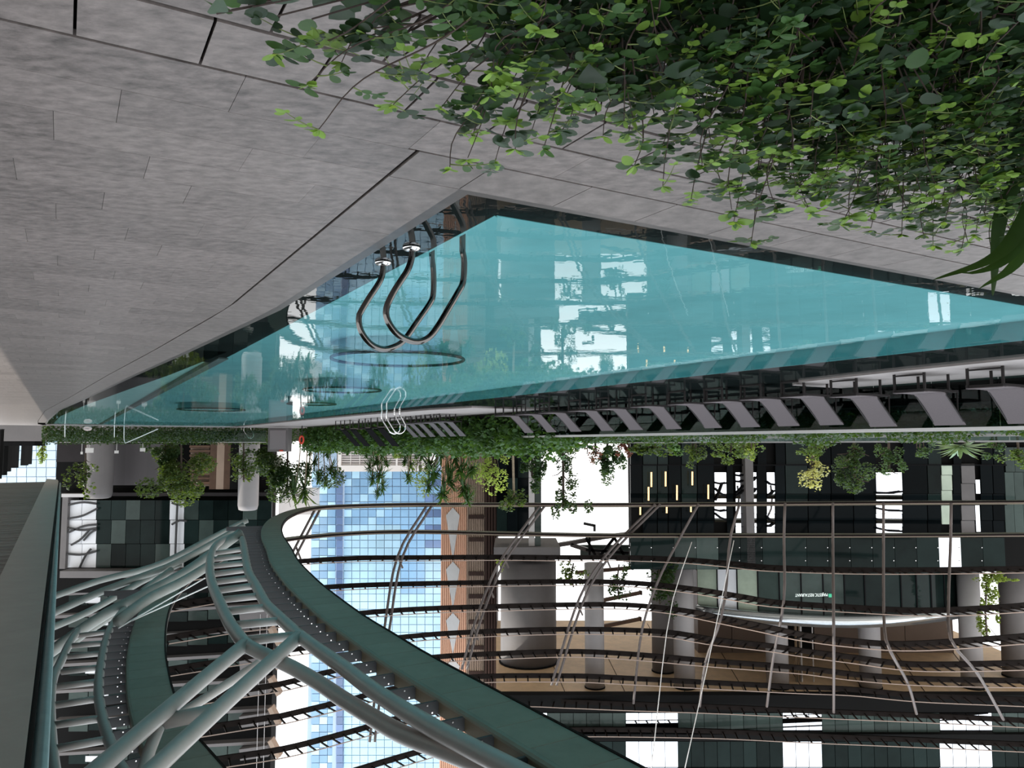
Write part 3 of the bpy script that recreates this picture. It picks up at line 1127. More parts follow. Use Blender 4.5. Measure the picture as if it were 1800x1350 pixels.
for (xa, ya, xb, yb) in [(379, 972, 429, 965), (375, 983, 431, 977), (373, 995, 434, 989), (374, 1009, 438, 1001), (377, 1023, 444, 1015), (383, 1038, 452, 1029), (391, 1054, 460, 1047), (400, 1075, 474, 1067), (412, 1099, 499, 1091), (433, 1126, 526, 1117)]:
    Yq = y1_at(yb)
    m = MB()
    m.tube([P(xa, ya, Yq), P(xb, yb, Yq)], .14, 10)
    m.build('rung', M_tubesteel, truss, smooth=True)

zt3 = Z2 + .25
t3px = [(226, 1062), (208, 1083), (194, 1105), (184, 1133), (177, 1170), (174, 1197), (174, 1227), (182, 1270), (197, 1315), (213, 1350), (240, 1395)]
t3 = [G(x, y, zt3) for x, y in t3px]


def y3_at(y):
    return interp(y, [a[1] for a in t3px], [a.y for a in t3])


brackets(ring2, path2, side2, Z2, 1.45, smoothpath(t3, .2), lambda q: q.y < 50)
truss2 = thing('pipe_truss', 'grey double pipe ladder truss beside the higher green ring next to the roof edge', 'truss', t3[4], group='pipe ladder trusses')
m = MB()
m.tube(smoothpath(t3, .5), .17, 14)
m.build('inner_pipe', M_tubesteel, truss2, smooth=True)
t4px = [(137, 1109, 1105), (121, 1133, 1128), (106, 1165, 1160), (96, 1185, 1180), (90, 1210, 1205), (88, 1250, 1240), (90, 1300, 1285), (95, 1350, 1330), (104, 1395, 1370)]
t4 = [P(x, y, y3_at(yy)) for x, y, yy in t4px]
m = MB()
m.tube(smoothpath(t4, .5), .17, 14)
m.build('outer_pipe', M_tubesteel, truss2, smooth=True)
for (xa, ya, xb, yb) in [(133, 1118, 192, 1110), (128, 1135, 186, 1130), (119, 1154, 181, 1148), (109, 1181, 176, 1173), (101, 1207, 174, 1198), (95, 1240, 174, 1228), (92, 1275, 178, 1263), (93, 1317, 188, 1300)]:
    Yq = y3_at(yb)
    m = MB()
    m.tube([P(xa, ya, Yq), P(xb, yb, Yq)], .12, 10)
    m.build('rung', M_tubesteel, truss2, smooth=True)

# V struts and the bundle of diagonal pipes beside the green rings
Yn = y1_at(1122)
pipe('diagonal_strut', 'thick grey diagonal strut pipe from the truss knee down past the higher green ring', [P(430, 1133, Yn), P(300, 1242, Yn - 4), P(165, 1358, Yn - 8), P(60, 1450, Yn - 11)], .21, cat='strut', group='diagonal strut pipes')
pipe('diagonal_strut', 'thick grey diagonal strut pipe starting at the inner truss pipe', [P(524, 1120, Yn), P(400, 1232, Yn - 4), P(262, 1360, Yn - 8), P(160, 1455, Yn - 11)], .21, cat='strut', group='diagonal strut pipes')
pipe('diagonal_strut', 'thin grey strut pipe between the two thick diagonal struts', [P(468, 1157, Yn + .6), P(380, 1215, Yn - 1.5), P(292, 1270, Yn - 3)], .13, cat='strut', group='diagonal strut pipes')
pipe('diagonal_strut', 'short dark cross pipe joining the two thick diagonal struts', [P(290, 1268, Yn - 4.2), P(335, 1259, Yn - 4), P(378, 1250, Yn - 4)], .20, cat='strut', group='diagonal strut pipes')
pipe('diagonal_strut', 'short steep pipe hanging from the thick diagonal strut at the photo border', [P(278, 1280, Yn - 4.6), P(264, 1315, Yn - 5), P(250, 1362, Yn - 6), P(235, 1410, Yn - 7)], .15, cat='strut', group='diagonal strut pipes')
bundle = [([(70, 1057), (173, 1021), (253, 1001), (300, 983), (367, 948), (433, 915)], .22, 'topmost', 60),
          ([(70, 1088), (173, 1042), (267, 1007), (300, 994), (353, 967), (428, 924)], .24, 'second', 57),
          ([(70, 1112), (160, 1073), (253, 1020), (320, 990)], .21, 'third', 54),
          ([(70, 1160), (173, 1087), (253, 1045), (320, 1010), (367, 977), (421, 938)], .30, 'thickest pale', 48),
          ([(208, 1092), (262, 1052), (320, 1023), (366, 995)], .26, 'short lower', 44),
          ([(70, 1190), (130, 1128), (215, 1070), (262, 1030), (300, 1003)], .22, 'dark steep', 52)]
for pts, r, nm, Yb in bundle:
    n = len(pts)
    q = [P(x, y, Yb - 8 + 10 * i / (n - 1)) for i, (x, y) in enumerate(pts)]
    pipe('truss_pipe', 'long diagonal grey truss pipe between roof edge and green ring, %s of the bundle' % nm, q, r, M_tealsteel, cat='pipe', group='bundle of diagonal truss pipes', step=1.2)
for pts, nm in (([(208, 1104), (362, 1015)], 'upper'), ([(232, 1091), (367, 1030)], 'lower')):
    q = [P(pts[0][0], pts[0][1], 36), P((pts[0][0] + pts[1][0]) / 2, (pts[0][1] + pts[1][1]) / 2, 38), P(pts[1][0], pts[1][1], 40)]
    pipe('tension_cable', 'thin pale tension cable slanting to the truss pipe, the %s of two' % nm, q, .035, M_white, cat='cable', group='tension cables')

# struts between the far rings
STR = [('A', [(752, 886), (699, 977), (676, 1103), (661, 1210), (649, 1310)], 1), ('B', [(951, 886), (885, 977), (859, 1029), (832, 1103), (811, 1179)], 1), ('C', [(1152, 886), (1064, 977), (1015, 1060), (968, 1208)], 1),
       ('D', [(1228, 886), (1193, 950), (1157, 1021), (1128, 1110), (1113, 1240)], 0), ('E', [(1300, 886), (1283, 950), (1276, 1039), (1264, 1098), (1240, 1163), (1230, 1242)], 0), ('F', [(1380, 884), (1378, 950), (1378, 1054), (1359, 1157), (1348, 1242)], 0),
       ('G', [(1464, 884), (1464, 950), (1465.6, 1122), (1465.6, 1252)], 0), ('H', [(1553, 884), (1553, 950), (1554, 1092), (1563, 1140), (1596, 1202), (1612, 1258)], 0), ('I', [(1672, 884), (1671, 950), (1667, 1068), (1673, 1128), (1720, 1187), (1765, 1267)], 0),
       ('J', [(555, 893), (520, 960), (495, 1010)], 1)]
where = {'A': 'before the blue tower', 'B': 'before the dark brown pier', 'C': 'before the bright gap of sky', 'D': 'at the corner of the dark glass block', 'E': 'between the pendant lamps and the pale column',
         'F': 'before the black glass', 'G': 'before the sign wall', 'H': 'before the white strip', 'I': 'before the agave plant', 'J': 'inside the bend of the lowest green ring'}
for nm, pts, dbl in STR:
    q = [P(x, y, ring_y(x, y) + .4) for x, y in pts]
    root = thing('ring_strut', 'slender silver brown strut tying the rings together ' + where[nm], 'strut', q[0], group='struts between the far rings')
    m = MB()
    m.tube(smoothpath(q, 1.5), .125, 8)
    m.build('tube', M_strut, root, smooth=True)
    if dbl:
        q2 = [P(x + 9, y, ring_y(x, y) + .4) for x, y in pts]
        m = MB()
        m.tube(smoothpath(q2, 1.5), .125, 8)
        m.build('twin_tube', M_strut, root, smooth=True)
        for a, b in list(zip(q, q2))[1:-1]:
            m = MB()
            m.tube([a, b + Vector((0, 0, 1.2))], .10, 6)
            m.build('tie', M_strut, root)
for i, (a, b, c) in enumerate([((1216, 953), (1177, 1080), (1145, 1350)), ((1290, 950), (1250, 1140), (1204, 1350))]):
    q = [P(a[0], a[1], 70), P(b[0], b[1], 66), P(c[0], c[1], 60)]
    pipe('hanging_wire', 'thin pale wire hanging in front of the rings, the %s' % ('nearer the green canopy ring' if i == 0 else 'farther from the green ring'), q, .035, M_white, cat='wire', group='hanging wires', step=3)
# ================================================================== BUILDINGS
def building(name, label, x, Y, cat='building'):
    p = P(x, 782, Y)
    return thing(name, label, cat, (p.x, Y, -1.4))


PANES = {}


def grid(root, x0, x1, ys, Y, cols, mats, gapx=0.7, gapy=0.7, depth=.15, name='pane'):
    """panes of a facade; mats(col,row) gives the material or None; a dark backing stands behind"""
    dx = (x1 - x0) / cols
    for r in range(len(ys) - 1):
        for c in range(cols):
            m = mats(c, r)
            if m is None:
                continue
            pxbox(name, m, x0 + c * dx + gapx / 2, x0 + (c + 1) * dx - gapx / 2, ys[r] + gapy / 2, ys[r + 1] - gapy / 2, Y, depth, root)


# ---- blue glass tower
bt = building('glass_tower', 'tall blue glass office tower with a fine pane grid far behind the rings', 660, 170)
pxbox('core', M_bline, 546, 590, 560, 1420, 170.4, 30, bt)
pxbox('core', M_bline, 590, 603, 560, 1420, 169.4, 30, bt)
pxbox('core', M_bline, 603, 776, 560, 1420, 170.4, 30, bt)
ysb = [828 + 13.5 * i for i in range(40)]
rest_b = {}
cnt = 0
for r in range(39):
    for c in range(3 + 12):
        if c < 3:
            x0, x1, m = 547 + c * 14.3, 547 + (c + 1) * 14.3, (M_blue1 if (c + r) % 3 else M_blue2)
        else:
            x0, x1 = 604 + (c - 3) * 14.3, 604 + (c - 2) * 14.3
            m = M_blue2
            if r < 7:
                m = M_blue1 if (c * 7 + r * 3) % 4 else M_blue2
            if 10 <= c <= 12 and r < 16:
                m = M_blue1
            if c >= 13 and r < 10:
                m = M_blue3 if r % 2 else M_blue1
        vis = (r < 24 and c >= 2) and cnt < 300
        if vis:
            pxbox('pane', m, x0 + .5, x1 - .5, ysb[r] + .5, ysb[r + 1] - .5, 170, .3, bt)
            cnt += 1
        else:
            a, b = P(x0 + .5, ysb[r] + .5, 170), P(x1 - .5, ysb[r + 1] - .5, 170)
            rest_b.setdefault(m.name, MB()).box(((a.x + b.x) / 2, 170.15, (a.z + b.z) / 2), (abs(a.x - b.x), .3, abs(a.z - b.z)))
for nm, mb in rest_b.items():
    tag(mb.build('upper_panes', MATS[nm], bt), kind='stuff')
for r in range(39):
    pxbox('pier_panel', M_blue3, 591, 602, ysb[r] + .5, ysb[r + 1] - .5, 169.2, .3, bt)
# pale louvred podium in front of it
pd = building('podium', 'white framed grey louvre screen at the foot of the blue tower', 650, 150)
pxbox('frame', M_white, 594, 735, 818, 829, 149.6, 6, pd)
pxbox('frame', M_white, 594, 600, 760, 818, 149.6, 6, pd)
pxbox('frame', M_white, 696, 699, 760, 818, 149.6, 6, pd)
pxbox('frame', M_white, 742, 760, 760, 829, 149.6, 6, pd)
pxbox('backing', M_concd, 594, 760, 560, 829, 151, 5, pd)
for i in range(13):
    pxbox('louvre', M_palegrey, 600, 742, 764 + i * 4.2, 767 + i * 4.2, 150, .7, pd)
for x in (616, 632):
    pxbox('louvre_post', M_white, x, x + 1, 764, 818, 149.8, .3, pd)
pxbox('tan_wall', M_palegrey, 490, 548, 860, 905, 150, 6, pd)

# ---- copper and brown pier
cp = building('ribbed_pier', 'copper and brown ribbed pier between blue tower and concrete columns', 825, 112)
pxbox('copper_face', M_copper, 775, 820, 560, 1420, 112.3, 14, cp)
for i in range(13):
    pxbox('copper_rib', M_copper, 775.5 + i * 3.4, 777.5 + i * 3.4, 560, 1420, 112, .4, cp)
M_chev = mat('pale blue grey chevron', (.52, .52, .52), rough=.5, var=.15, scale=.2)
for y0_, y1_ in ((900, 985), (995, 1070), (1085, 1150), (1165, 1230), (1250, 1330)):
    m = MB()
    q = [P(784, y0_ + 6, 111.9), P(796, y1_, 111.9), P(808, y0_ + 6, 111.9), P(796, y0_ - 8, 111.9)]
    m.add([(v.x, v.y, v.z) for v in q] + [(v.x, v.y + .3, v.z) for v in q], [(0, 1, 2, 3), (4, 7, 6, 5), (0, 4, 5, 1), (1, 5, 6, 2), (2, 6, 7, 3), (3, 7, 4, 0)])
    m.build('chevron_panel', M_chev, cp)
pxbox('tan_face', M_tan, 820, 852, 560, 1420, 112.6, 14, cp)
for i in range(10):
    pxbox('tan_rib', M_tan, 820.5 + i * 3.1, 822.2 + i * 3.1, 560, 1420, 112.1, .5, cp)
for i, y in enumerate([905, 945, 1005, 1045, 1090, 1135, 1180, 1225]):
    pxbox('dark_band', M_brown, 824, 850, y, y + 7, 112.0, .5, cp)
pxbox('brown_edge', M_brown, 852, 873, 560, 1420, 111.5, 14, cp)
for i in range(4):
    pxbox('brown_rib', M_brown, 853 + i * 5, 856 + i * 5, 560, 1420, 111.1, .5, cp)

# ---- dark glazed wing behind the pier
dw = building('glazed_wing', 'dark glazed wing with a pale glass end beside the bright gap of sky', 910, 92)
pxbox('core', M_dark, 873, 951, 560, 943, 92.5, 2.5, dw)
grid(dw, 873, 929, [780, 800, 840, 884, 941], 92, 3, lambda c, r: M_dglass if (c + r) % 3 else M_gglass)
grid(dw, 929, 951, [780, 840, 884, 941, 960], 92, 2, lambda c, r: M_palegrey if c == 0 else M_greyglass)
pxbox('roof_slab', M_concd, 868, 985, 962, 983, 91, 9, dw)

# ---- big concrete columns under the upper building
SOF_Z = H + 26.3
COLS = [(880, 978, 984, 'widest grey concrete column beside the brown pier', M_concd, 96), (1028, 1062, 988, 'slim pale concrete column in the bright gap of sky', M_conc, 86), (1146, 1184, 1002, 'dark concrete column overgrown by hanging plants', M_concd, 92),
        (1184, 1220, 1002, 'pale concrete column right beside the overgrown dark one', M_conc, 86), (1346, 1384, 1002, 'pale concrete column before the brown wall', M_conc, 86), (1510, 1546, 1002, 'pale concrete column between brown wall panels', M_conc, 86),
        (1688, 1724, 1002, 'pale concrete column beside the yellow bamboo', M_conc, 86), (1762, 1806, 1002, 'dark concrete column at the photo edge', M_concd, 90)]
for (x0, x1, yb, lab, m_, Yc) in COLS:
    a, b = P(x0, 1120, Yc), P(x1, 1120, Yc)
    r = abs(a.x - b.x) / 2
    cx = (a.x + b.x) / 2
    z0 = P(1000, yb, 84 if x0 > 1100 else Yc).z + .12
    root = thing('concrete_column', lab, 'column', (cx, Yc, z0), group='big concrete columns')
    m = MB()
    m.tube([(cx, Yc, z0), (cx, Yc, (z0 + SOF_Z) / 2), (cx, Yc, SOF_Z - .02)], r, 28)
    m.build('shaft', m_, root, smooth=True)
    m = MB()
    m.tube([(cx, Yc, SOF_Z - .16), (cx, Yc, SOF_Z - .03)], r * 1.06, 28)
    m.build('collar', M_dark, root, smooth=True)

# ---- upper building on the columns: bronze soffit, floors above
ub = building('upper_building', 'upper glazed building floors with bronze soffit carried by concrete columns', 1400, 80)
xa, xb = P(868, 1230, 80).x, P(1990, 1230, 80).x
m = MB()
m.prism([(P(872, 1230, 80).x, 80), (xb, 80), (xb, 118), (P(872, 1100, 118).x, 118)], SOF_Z, SOF_Z + .3)
m.build('soffit', M_soffit, ub)
for k in range(9):
    m = MB()
    m.bar((P(1000 + k * 105, 1200, 82).x, 81, SOF_Z - .01), (P(940 + k * 100, 1100, 115).x, 116, SOF_Z - .01), .06, .05)
    m.build('soffit_joint', M_brown, ub)
pxbox('soffit_edge', M_dark, 872, 1860, 1222, 1252, 79.6, 1.2, ub)
pxbox('core', M_mull, 872, 1860, 1252, 1420, 80.2, 3, ub)


def um(c, r):
    x = 870 + (c + .5) * 23.0
    for a, b in ((930, 960), (1105, 1195), (1385, 1446), (1655, 1733)):
        if a <= x <= b:
            return M_mirror if r != 1 else M_paneW
    return (M_greyglass if r == 0 else M_gglass) if r != 1 else M_dark


grid(ub, 870, 1859, [1253, 1291], 80, 43, lambda c, r: um(c, 0), 1.0, 1.0)
pxbox('spandrel', M_dark, 872, 1860, 1291, 1303, 79.4, .8, ub)
grid(ub, 870, 1859, [1303, 1349, 1400], 80, 43, lambda c, r: um(c, 2), 1.0, 1.5)
# brown walls under the soffit
bw = building('brown_wall', 'brown panelled wall standing under the bronze soffit', 1300, 100)
for i, (x0, x1, y0, y1) in enumerate([(1226, 1286, 1003, 1172), (1286, 1352, 1003, 1172), (1430, 1510, 1003, 1180), (1510, 1590, 1003, 1180), (1590, 1675, 1003, 1180), (1352, 1430, 1003, 1195)]):
    pxbox('panel', M_brwall if i < 5 else M_dark, x0 + .5, x1 - .5, y0, y1, 100, 3, bw)
pxbox('plinth', M_brwall, 1226, 1676, 990, 1003, 100.5, 2, bw)

# ---- dark glass block on the far side
gb = building('glass_block', 'black glass pavilion block behind the courtyard trees', 1440, 84)
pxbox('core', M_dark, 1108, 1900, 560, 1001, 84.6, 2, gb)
cube('roof_slab', M_dark, (P(1500, 1000, 94).x, 94.5, P(1450, 1001, 84.6).z - .25), (abs(P(1150, 1000, 94).x - P(1900, 1000, 94).x), 16, .5), gb)


def strip(x0, x1, y0, y1, m, Y=84, cols=1, rows=None):
    ys = rows or [y0, y1]
    grid(gb, x0, x1, ys, Y, cols, lambda c, r: m, .6, .8)


LOW = [760, 818, 868, 884]
MID = [888, 915, 942]
strip(1108, 1129, 0, 0, M_dglass, rows=LOW)
for x0, x1, m in ((1130, 1155, M_gglass), (1156, 1174, M_gglass), (1175, 1197, M_dglass), (1198, 1225, M_gglass), (1226, 1255, M_dglass), (1278, 1289, M_dglass), (1331, 1347, M_dglass), (1363, 1380, M_dglass), (1381, 1420, M_gglass), (1421, 1460, M_dglass),
                  (1461, 1500, M_dglass), (1501, 1539, M_dglass), (1587, 1630, M_dglass), (1631, 1654, M_gglass), (1675, 1689, M_dglass), (1724, 1745, M_dglass), (1746, 1766, M_dglass)):
    strip(x0, x1, 0, 0, m, rows=LOW)
    strip(x0, x1, 0, 0, M_dglass, rows=MID)
for x0, x1, m in ((1256, 1277, M_mirror), (1293, 1309, M_mirror), (1323, 1330, M_mirror), (1348, 1362, M_mirror), (1540, 1586, M_mirror)):
    strip(x0, x1, 0, 0, m, rows=[830, 868, 884])
    strip(x0, x1, 0, 0, m, rows=[888, 903, 926, 937] if x0 != 1256 else [888, 918])
strip(1655, 1674, 0, 0, M_lpane, rows=[816, 835, 862, 880])
strip(1655, 1674, 0, 0, M_lpane, rows=[888, 922])
strip(1690, 1714, 0, 0, M_concd, rows=[815, 850, 884])
strip(1715, 1723, 0, 0, M_mirror, rows=[843, 868])
strip(1715, 1723, 0, 0, M_mirror, rows=[888, 935])
strip(1690, 1714, 0, 0, M_concd, rows=MID)
strip(1767, 1800, 0, 0, M_greyglass, rows=[786, 830, 884, 942], cols=2)
strip(1800, 1880, 0, 0, M_greyglass, rows=[786, 830, 884, 942], cols=4)
for x0, x1 in ((1309, 1323),):
    pxbox('pier', M_concd, x0, x1, 560, 1000, 83, 1.2, gb)
# transoms
pxbox('transom', M_mull, 1108, 1770, 816.5, 818.5, 83.8, .2, gb)
pxbox('transom', M_mull, 1108, 1770, 884, 888, 83.8, .2, gb)
# reflected lattice built as dark bars over the sky mirroring strips
for x0, y0, x1, y1 in ((1256, 848, 1277, 849), (1257, 858, 1277, 872), (1258, 880, 1270, 850), (1256, 896, 1277, 897), (1257, 902, 1277, 914), (1293, 835, 1309, 834), (1293, 846, 1309, 844), (1293, 868, 1309, 852), (1293, 872, 1309, 860),
                       (1323, 845, 1330, 838), (1323, 866, 1330, 858), (1348, 846, 1362, 852), (1348, 872, 1362, 862), (1348, 908, 1362, 916), (1348, 925, 1362, 920), (1540, 866, 1586, 864), (1540, 893, 1586, 898), (1540, 912, 1586, 918), (1540, 928, 1586, 934)):
    m = MB()
    q0, q1 = P(x0, y0, 83.7), P(x1, y1, 83.7)
    m.tube([q0, q0.lerp(q1, .5) + Vector((0, 0, .12)), q1], .11, 5)
    m.build('reflected_lattice', M_mull, gb)
# balustrade band above
grid(gb, 1108, 1767, [945, 1001], 83, 17, lambda c, r: M_greyglass if c in (2, 3) else (M_mirror if c == 14 else M_gglass), .7, .6)
for c in range(17):
    for yy in (962, 985):
        pxbox('bolt', M_steel, 1108 + c * 38.76 - 2.6, 1108 + c * 38.76 - 1.2, yy, yy + 1.4, 82.9, .1, gb)
# tube lamps hanging in front of the dark glass
for i, (x, y0, y1) in enumerate([(1145, 830, 856), (1170, 829, 855), (1140, 856, 880), (1190, 853, 879), (1217, 829, 853), (1245, 852, 877), (1125.5, 888, 905), (1172, 888, 902), (1214.5, 888, 900)]):
    a, b = P(x, y0, 83), P(x, y1, 83)
    root = thing('pendant_lamp', 'warm vertical tube lamp before the dark glass, %s' % ['upper one next to the corner', 'second upper one', 'lower one at the corner', 'middle lower one', 'third upper one', 'one farthest from the corner', 'one above the ring at the corner', 'middle one above the ring', 'last one above the ring'][i], 'lamp', b, group='warm tube lamps')
    m = MB()
    m.tube([a, b], .085, 8)
    m.build('tube', M_lamp, root)
    m = MB()
    m.tube([b, b + Vector((0, 0, .12))], .10, 8)
    m.build('cap', M_dark, root)

# ---- curved restaurant lounge above it
rl = building('restaurant_lounge', 'curved green glass lounge with white lettering between two rings', 1450, 84)
pts = [(1226, 1000, 88), (1300, 1000, 85.5), (1380, 1000, 83.6), (1470, 1000, 82.6), (1560, 1000, 83.2), (1640, 1000, 85.5), (1702, 1000, 88.5)]
wall = smoothpath([P(x, y, Y) for x, y, Y in pts], 2.2)
zlo, zhi = P(1450, 1006, 83).z, P(1450, 1080, 83).z
for i, (a, b) in enumerate(zip(wall, wall[1:])):
    m = MB()
    m.bar(Vector((a.x, a.y, (zlo + zhi) / 2)), Vector((b.x, b.y, (zlo + zhi) / 2)), .1, zhi - zlo)
    mid = (a + b) / 2
    xx = 900 - mid.x / mid.y * F
    mm = M_lpane if xx < 1330 else (M_greyglass if xx < 1470 else M_gglass)
    if xx < 1290 and xx > 1255:
        mm = M_paneW
    m.build('glass_panel', mm, rl)
    m = MB()
    m.bar(Vector((b.x, b.y - .12, zlo)), Vector((b.x, b.y - .12, zhi)), .12, .12)
    m.build('mullion', M_mull, rl)
m = MB()
m.sweep([Vector((p.x, p.y, zhi)) for p in wall], [(-.9, .05), (.1, -.1), (.5, .15), (.6, .7), (-.9, 1.1)])
m.build('rim', mat('polished aluminium rim', (.55, .58, .60), rough=.18, metal=.9), rl, smooth=True)
m = MB()
m.prism([(p.x, p.y + .4) for p in wall] + [(wall[0].x, 89.5), (wall[-1].x, 89.5)][::(1 if wall[0].x > wall[-1].x else -1)], zlo - .15, zlo)
m.build('floor_slab', M_concd, rl)


def text(body, x0, x1, yb, Y, m, parent, slope=0):
    cu = bpy.data.curves.new('lettering', 'FONT')
    cu.body = body
    cu.extrude = .03
    cu.size = 1
    to = bpy.data.objects.new('lettering_tmp', cu)
    C.objects.link(to)
    dg = bpy.context.evaluated_depsgraph_get()
    me = bpy.data.meshes.new_from_object(to.evaluated_get(dg))
    bpy.data.objects.remove(to)
    me.materials.clear()
    me.materials.append(m)
    wd = max(v.co.x for v in me.vertices)
    a, b = P(x0, yb, Y), P(x1, yb, Y)
    k = abs(b.x - a.x) / wd
    o = bpy.data.objects.new('lettering', me)
    left = a if a.x < b.x else b
    o.location = left
    o.rotation_euler = (math.pi / 2, 0, slope)
    o.scale = (k, k * 1.35, k)
    C.objects.link(o)
    return place(o, parent)


text('MAJESTIC RESTAURANT', 1455, 1396, 1043, 82.0, M_sign, rl, math.radians(-4))
pxbox('sign_mark', M_signgreen, 1457, 1462, 1044, 1050, 82.0, .1, rl)

# silver bar and pale strip in the void
root = building('steel_duct', 'bright polished steel ducts standing behind the lounge', 1405, 88, 'duct')
for x0, x1, m_ in ((1397, 1402, M_steel), (1404, 1407, M_steel), (1407, 1410, M_palegrey), (1428, 1430, M_palegrey)):
    a = P((x0 + x1) / 2, 1150, 88)
    mm = MB()
    mm.tube([(a.x, 88, -1.4), (a.x, 88, P(1400, 1222, 88).z)], (x1 - x0) / 2 * 88 / F, 12)
    mm.build('duct', m_, root, smooth=True)
# timber beams in the bright gap
for i, (x0, y0, x1, y1) in enumerate([(1012, 1007, 1110, 998), (1060, 1055, 1125, 1042), (1060, 1101, 1124, 1088)]):
    a, b = P(x0, y0, 100), P(x1, y1, 104)
    root = thing('timber_beam', 'brown beam crossing the bright gap of sky, %s one' % ['lowest', 'middle', 'highest'][i], 'beam', a, group='beams in the bright gap')
    m = MB()
    m.bar(a, b, .35, .45)
    m.build('beam', M_wood, root)
    m = MB()
    m.bar(b, b + (b - a).normalized() * .2, .45, .55)
    m.build('end_plate', M_brown, root)
# sloping pale canopy in the gap
cn = building('entrance_canopy', 'sloping pale canopy with dark bracing under the bright gap', 1000, 104, 'canopy')
for pts_ in ([(905, 979), (985, 957), (998, 955)], [(1003, 957), (1065, 977), (1108, 985)], [(998, 955), (1060, 944), (1108, 938)]):
    m = MB()
    q = [P(x, y, 104) for x, y in pts_]
    for a, b in zip(q, q[1:]):
        m.bar(a, b, 1.0, .5)
    m.build('rafter', M_strut, cn)
pxbox('glazing', M_greyglass, 1020, 1108, 958, 983, 108, .4, cn)
for x0, y0, x1, y1 in ((1030, 945, 1050, 983), (1050, 983, 1080, 945), (1080, 945, 1100, 983), (1030, 966, 1108, 972), (1036, 940, 1036, 983)):
    m = MB()
    m.bar(P(x0, y0, 103), P(x1, y1, 103), .3, .35)
    m.build('brace', M_mull, cn)
m = MB()
m.bar(P(1026, 920, 103), P(1045, 924, 103), .3, .35)
m.bar(P(1045, 922, 103), P(1045, 934, 103), .3, .3)
m.build('floodlight_arm', M_brkt, cn)
pxbox('post', M_brkt, 1107, 1112, 560, 985, 103.5, .6, cn)

# ---- building at the far end of the pool (dark walls, glazed band)
eb = building('end_building', 'dark building at the far end of the pool with glazed gallery', 290, 92)
pxbox('core', M_dark, 100, 478, 560, 1042, 92.8, 2, eb)
pxbox('stone_wall', M_darkwall, 100, 196, 760, 812, 91.6, .8, eb)
pxbox('stone_panel', mat('mauve grey stone panel', (.075, .068, .072), rough=.6, rnd=.1), 186, 220, 780, 853, 90.8, 1.2, eb)
pxbox('stone_panel', mat('mauve grey stone panel', (.075, .068, .072)), 220, 258, 780, 853, 90.8, 1.2, eb)
pxbox('stone_panel', mat('mauve grey stone panel', (.075, .068, .072)), 258, 292, 780, 853, 90.8, 1.2, eb)
pxbox('edge_strip', M_palegrey, 183.5, 185.5, 810, 853, 90.7, .3, eb)
for i in range(9):
    pxbox('timber_shelf', M_wood, 333, 369, 783 + i * 8, 787 + i * 8, 91.2, 1.2, eb)
    pxbox('shelf_back', M_tan, 335, 368, 787.5 + i * 8, 790.5 + i * 8, 91.8, .6, eb)
for x0, x1, m_ in ((369, 381, M_wood), (381, 394, M_tan), (394, 405, M_wood), (405, 421, M_dark)):
    pxbox('timber_panel', m_, x0, x1, 760, 860, 91.2, 1, eb)
pxbox('beam', M_darkwall, 100, 480, 866, 872, 91, 1.5, eb)


def em(c, r):
    if r < 4 and c in (0, 1):
        return M_paneW  # white panes put the sky's reflection into the colour
    if c == 7:
        return M_paneW
    if c in (9,) and r in (1, 2):
        return M_greyglass
    return M_greyglass if (c * 5 + r) % 4 == 0 else M_gglass


grid(eb, 118, 478, [879, 914, 956, 998], 91, 14, em, .9, .9)
# reflected lattice built as dark branching bars on the pale panes
for k, (x0, y0, x1, y1) in enumerate([(118, 888, 172, 886), (118, 912, 172, 893), (120, 936, 172, 922), (125, 958, 158, 930), (147, 950, 172, 930), (118, 974, 172, 968), (140, 998, 160, 965), (118, 928, 172, 928), (312, 880, 308, 975), (302, 884, 328, 884), (302, 922, 328, 916)]):
    m = MB()
    mid_ = P((x0 + x1) / 2, (y0 + y1) / 2 + (4 if k % 2 else -4), 90.7)
    m.tube(smoothpath([P(x0, y0, 90.7), mid_, P(x1, y1, 90.7)], .5), .13, 5)
    m.build('reflected_lattice', M_brkt, eb)
pxbox('end_wall', M_concd, 107, 117, 872, 1000, 90.5, 3, eb)
pxbox('end_cap', M_palegrey, 108, 148, 868, 874, 90.2, 3, eb)
pxbox('slab', M_concd, 105, 330, 1004, 1016, 89, 4, eb)
for x0, x1, ytop, lab, m_ in ((153, 197, 876, 'grey round column at the far end beside the roof tip', M_concd), (420, 455, 897, 'pale round column at the far end beside the leafy tree', M_conc)):
    a, b = P(x0, 830, 88), P(x1, 830, 88)
    r = abs(a.x - b.x) / 2
    root = thing('concrete_column', lab, 'column', ((a.x + b.x) / 2, 88, -1.4), group='round columns at the far end')
    m = MB()
    zt = P(440, ytop, 88).z
    cx = (a.x + b.x) / 2
    m.tube([(cx, 88, -1.4), (cx, 88, 2), (cx, 88, zt - .6), (cx, 88, zt - .1), (cx, 88, zt)], [r, r, r, r * .9, r * .7], 24)
    m.build('shaft', m_, root, smooth=True)
    m = MB()
    m.tube([(cx, 88, -1.4), (cx, 88, -.9)], r * 1.08, 24)
    m.build('base_ring', M_dark, root)
# small notice boards on that wall
for i, (x0, x1, y0, y1) in enumerate([(150, 164, 787.5, 796), (141.5, 145, 794, 798.5), (201, 208, 792, 797), (246, 255, 787.5, 793.5)]):
    a = P((x0 + x1) / 2, y0, 70.4)
    root = thing('notice_board', 'small white notice board by the dark end wall, %s' % ['largest, on a post', 'tiniest one', 'one beside the white post', 'one nearest the leafy tree'][i], 'sign', (a.x, 70.4, 0), group='white notice boards')
    pxbox('board', M_white, x0, x1, y0, y1, 70.4, .06, root)
    m = MB()
    m.tube([(a.x, 70.45, -1.4), (a.x, 70.45, a.z)], .03, 6)
    m.build('post', M_palegrey, root)

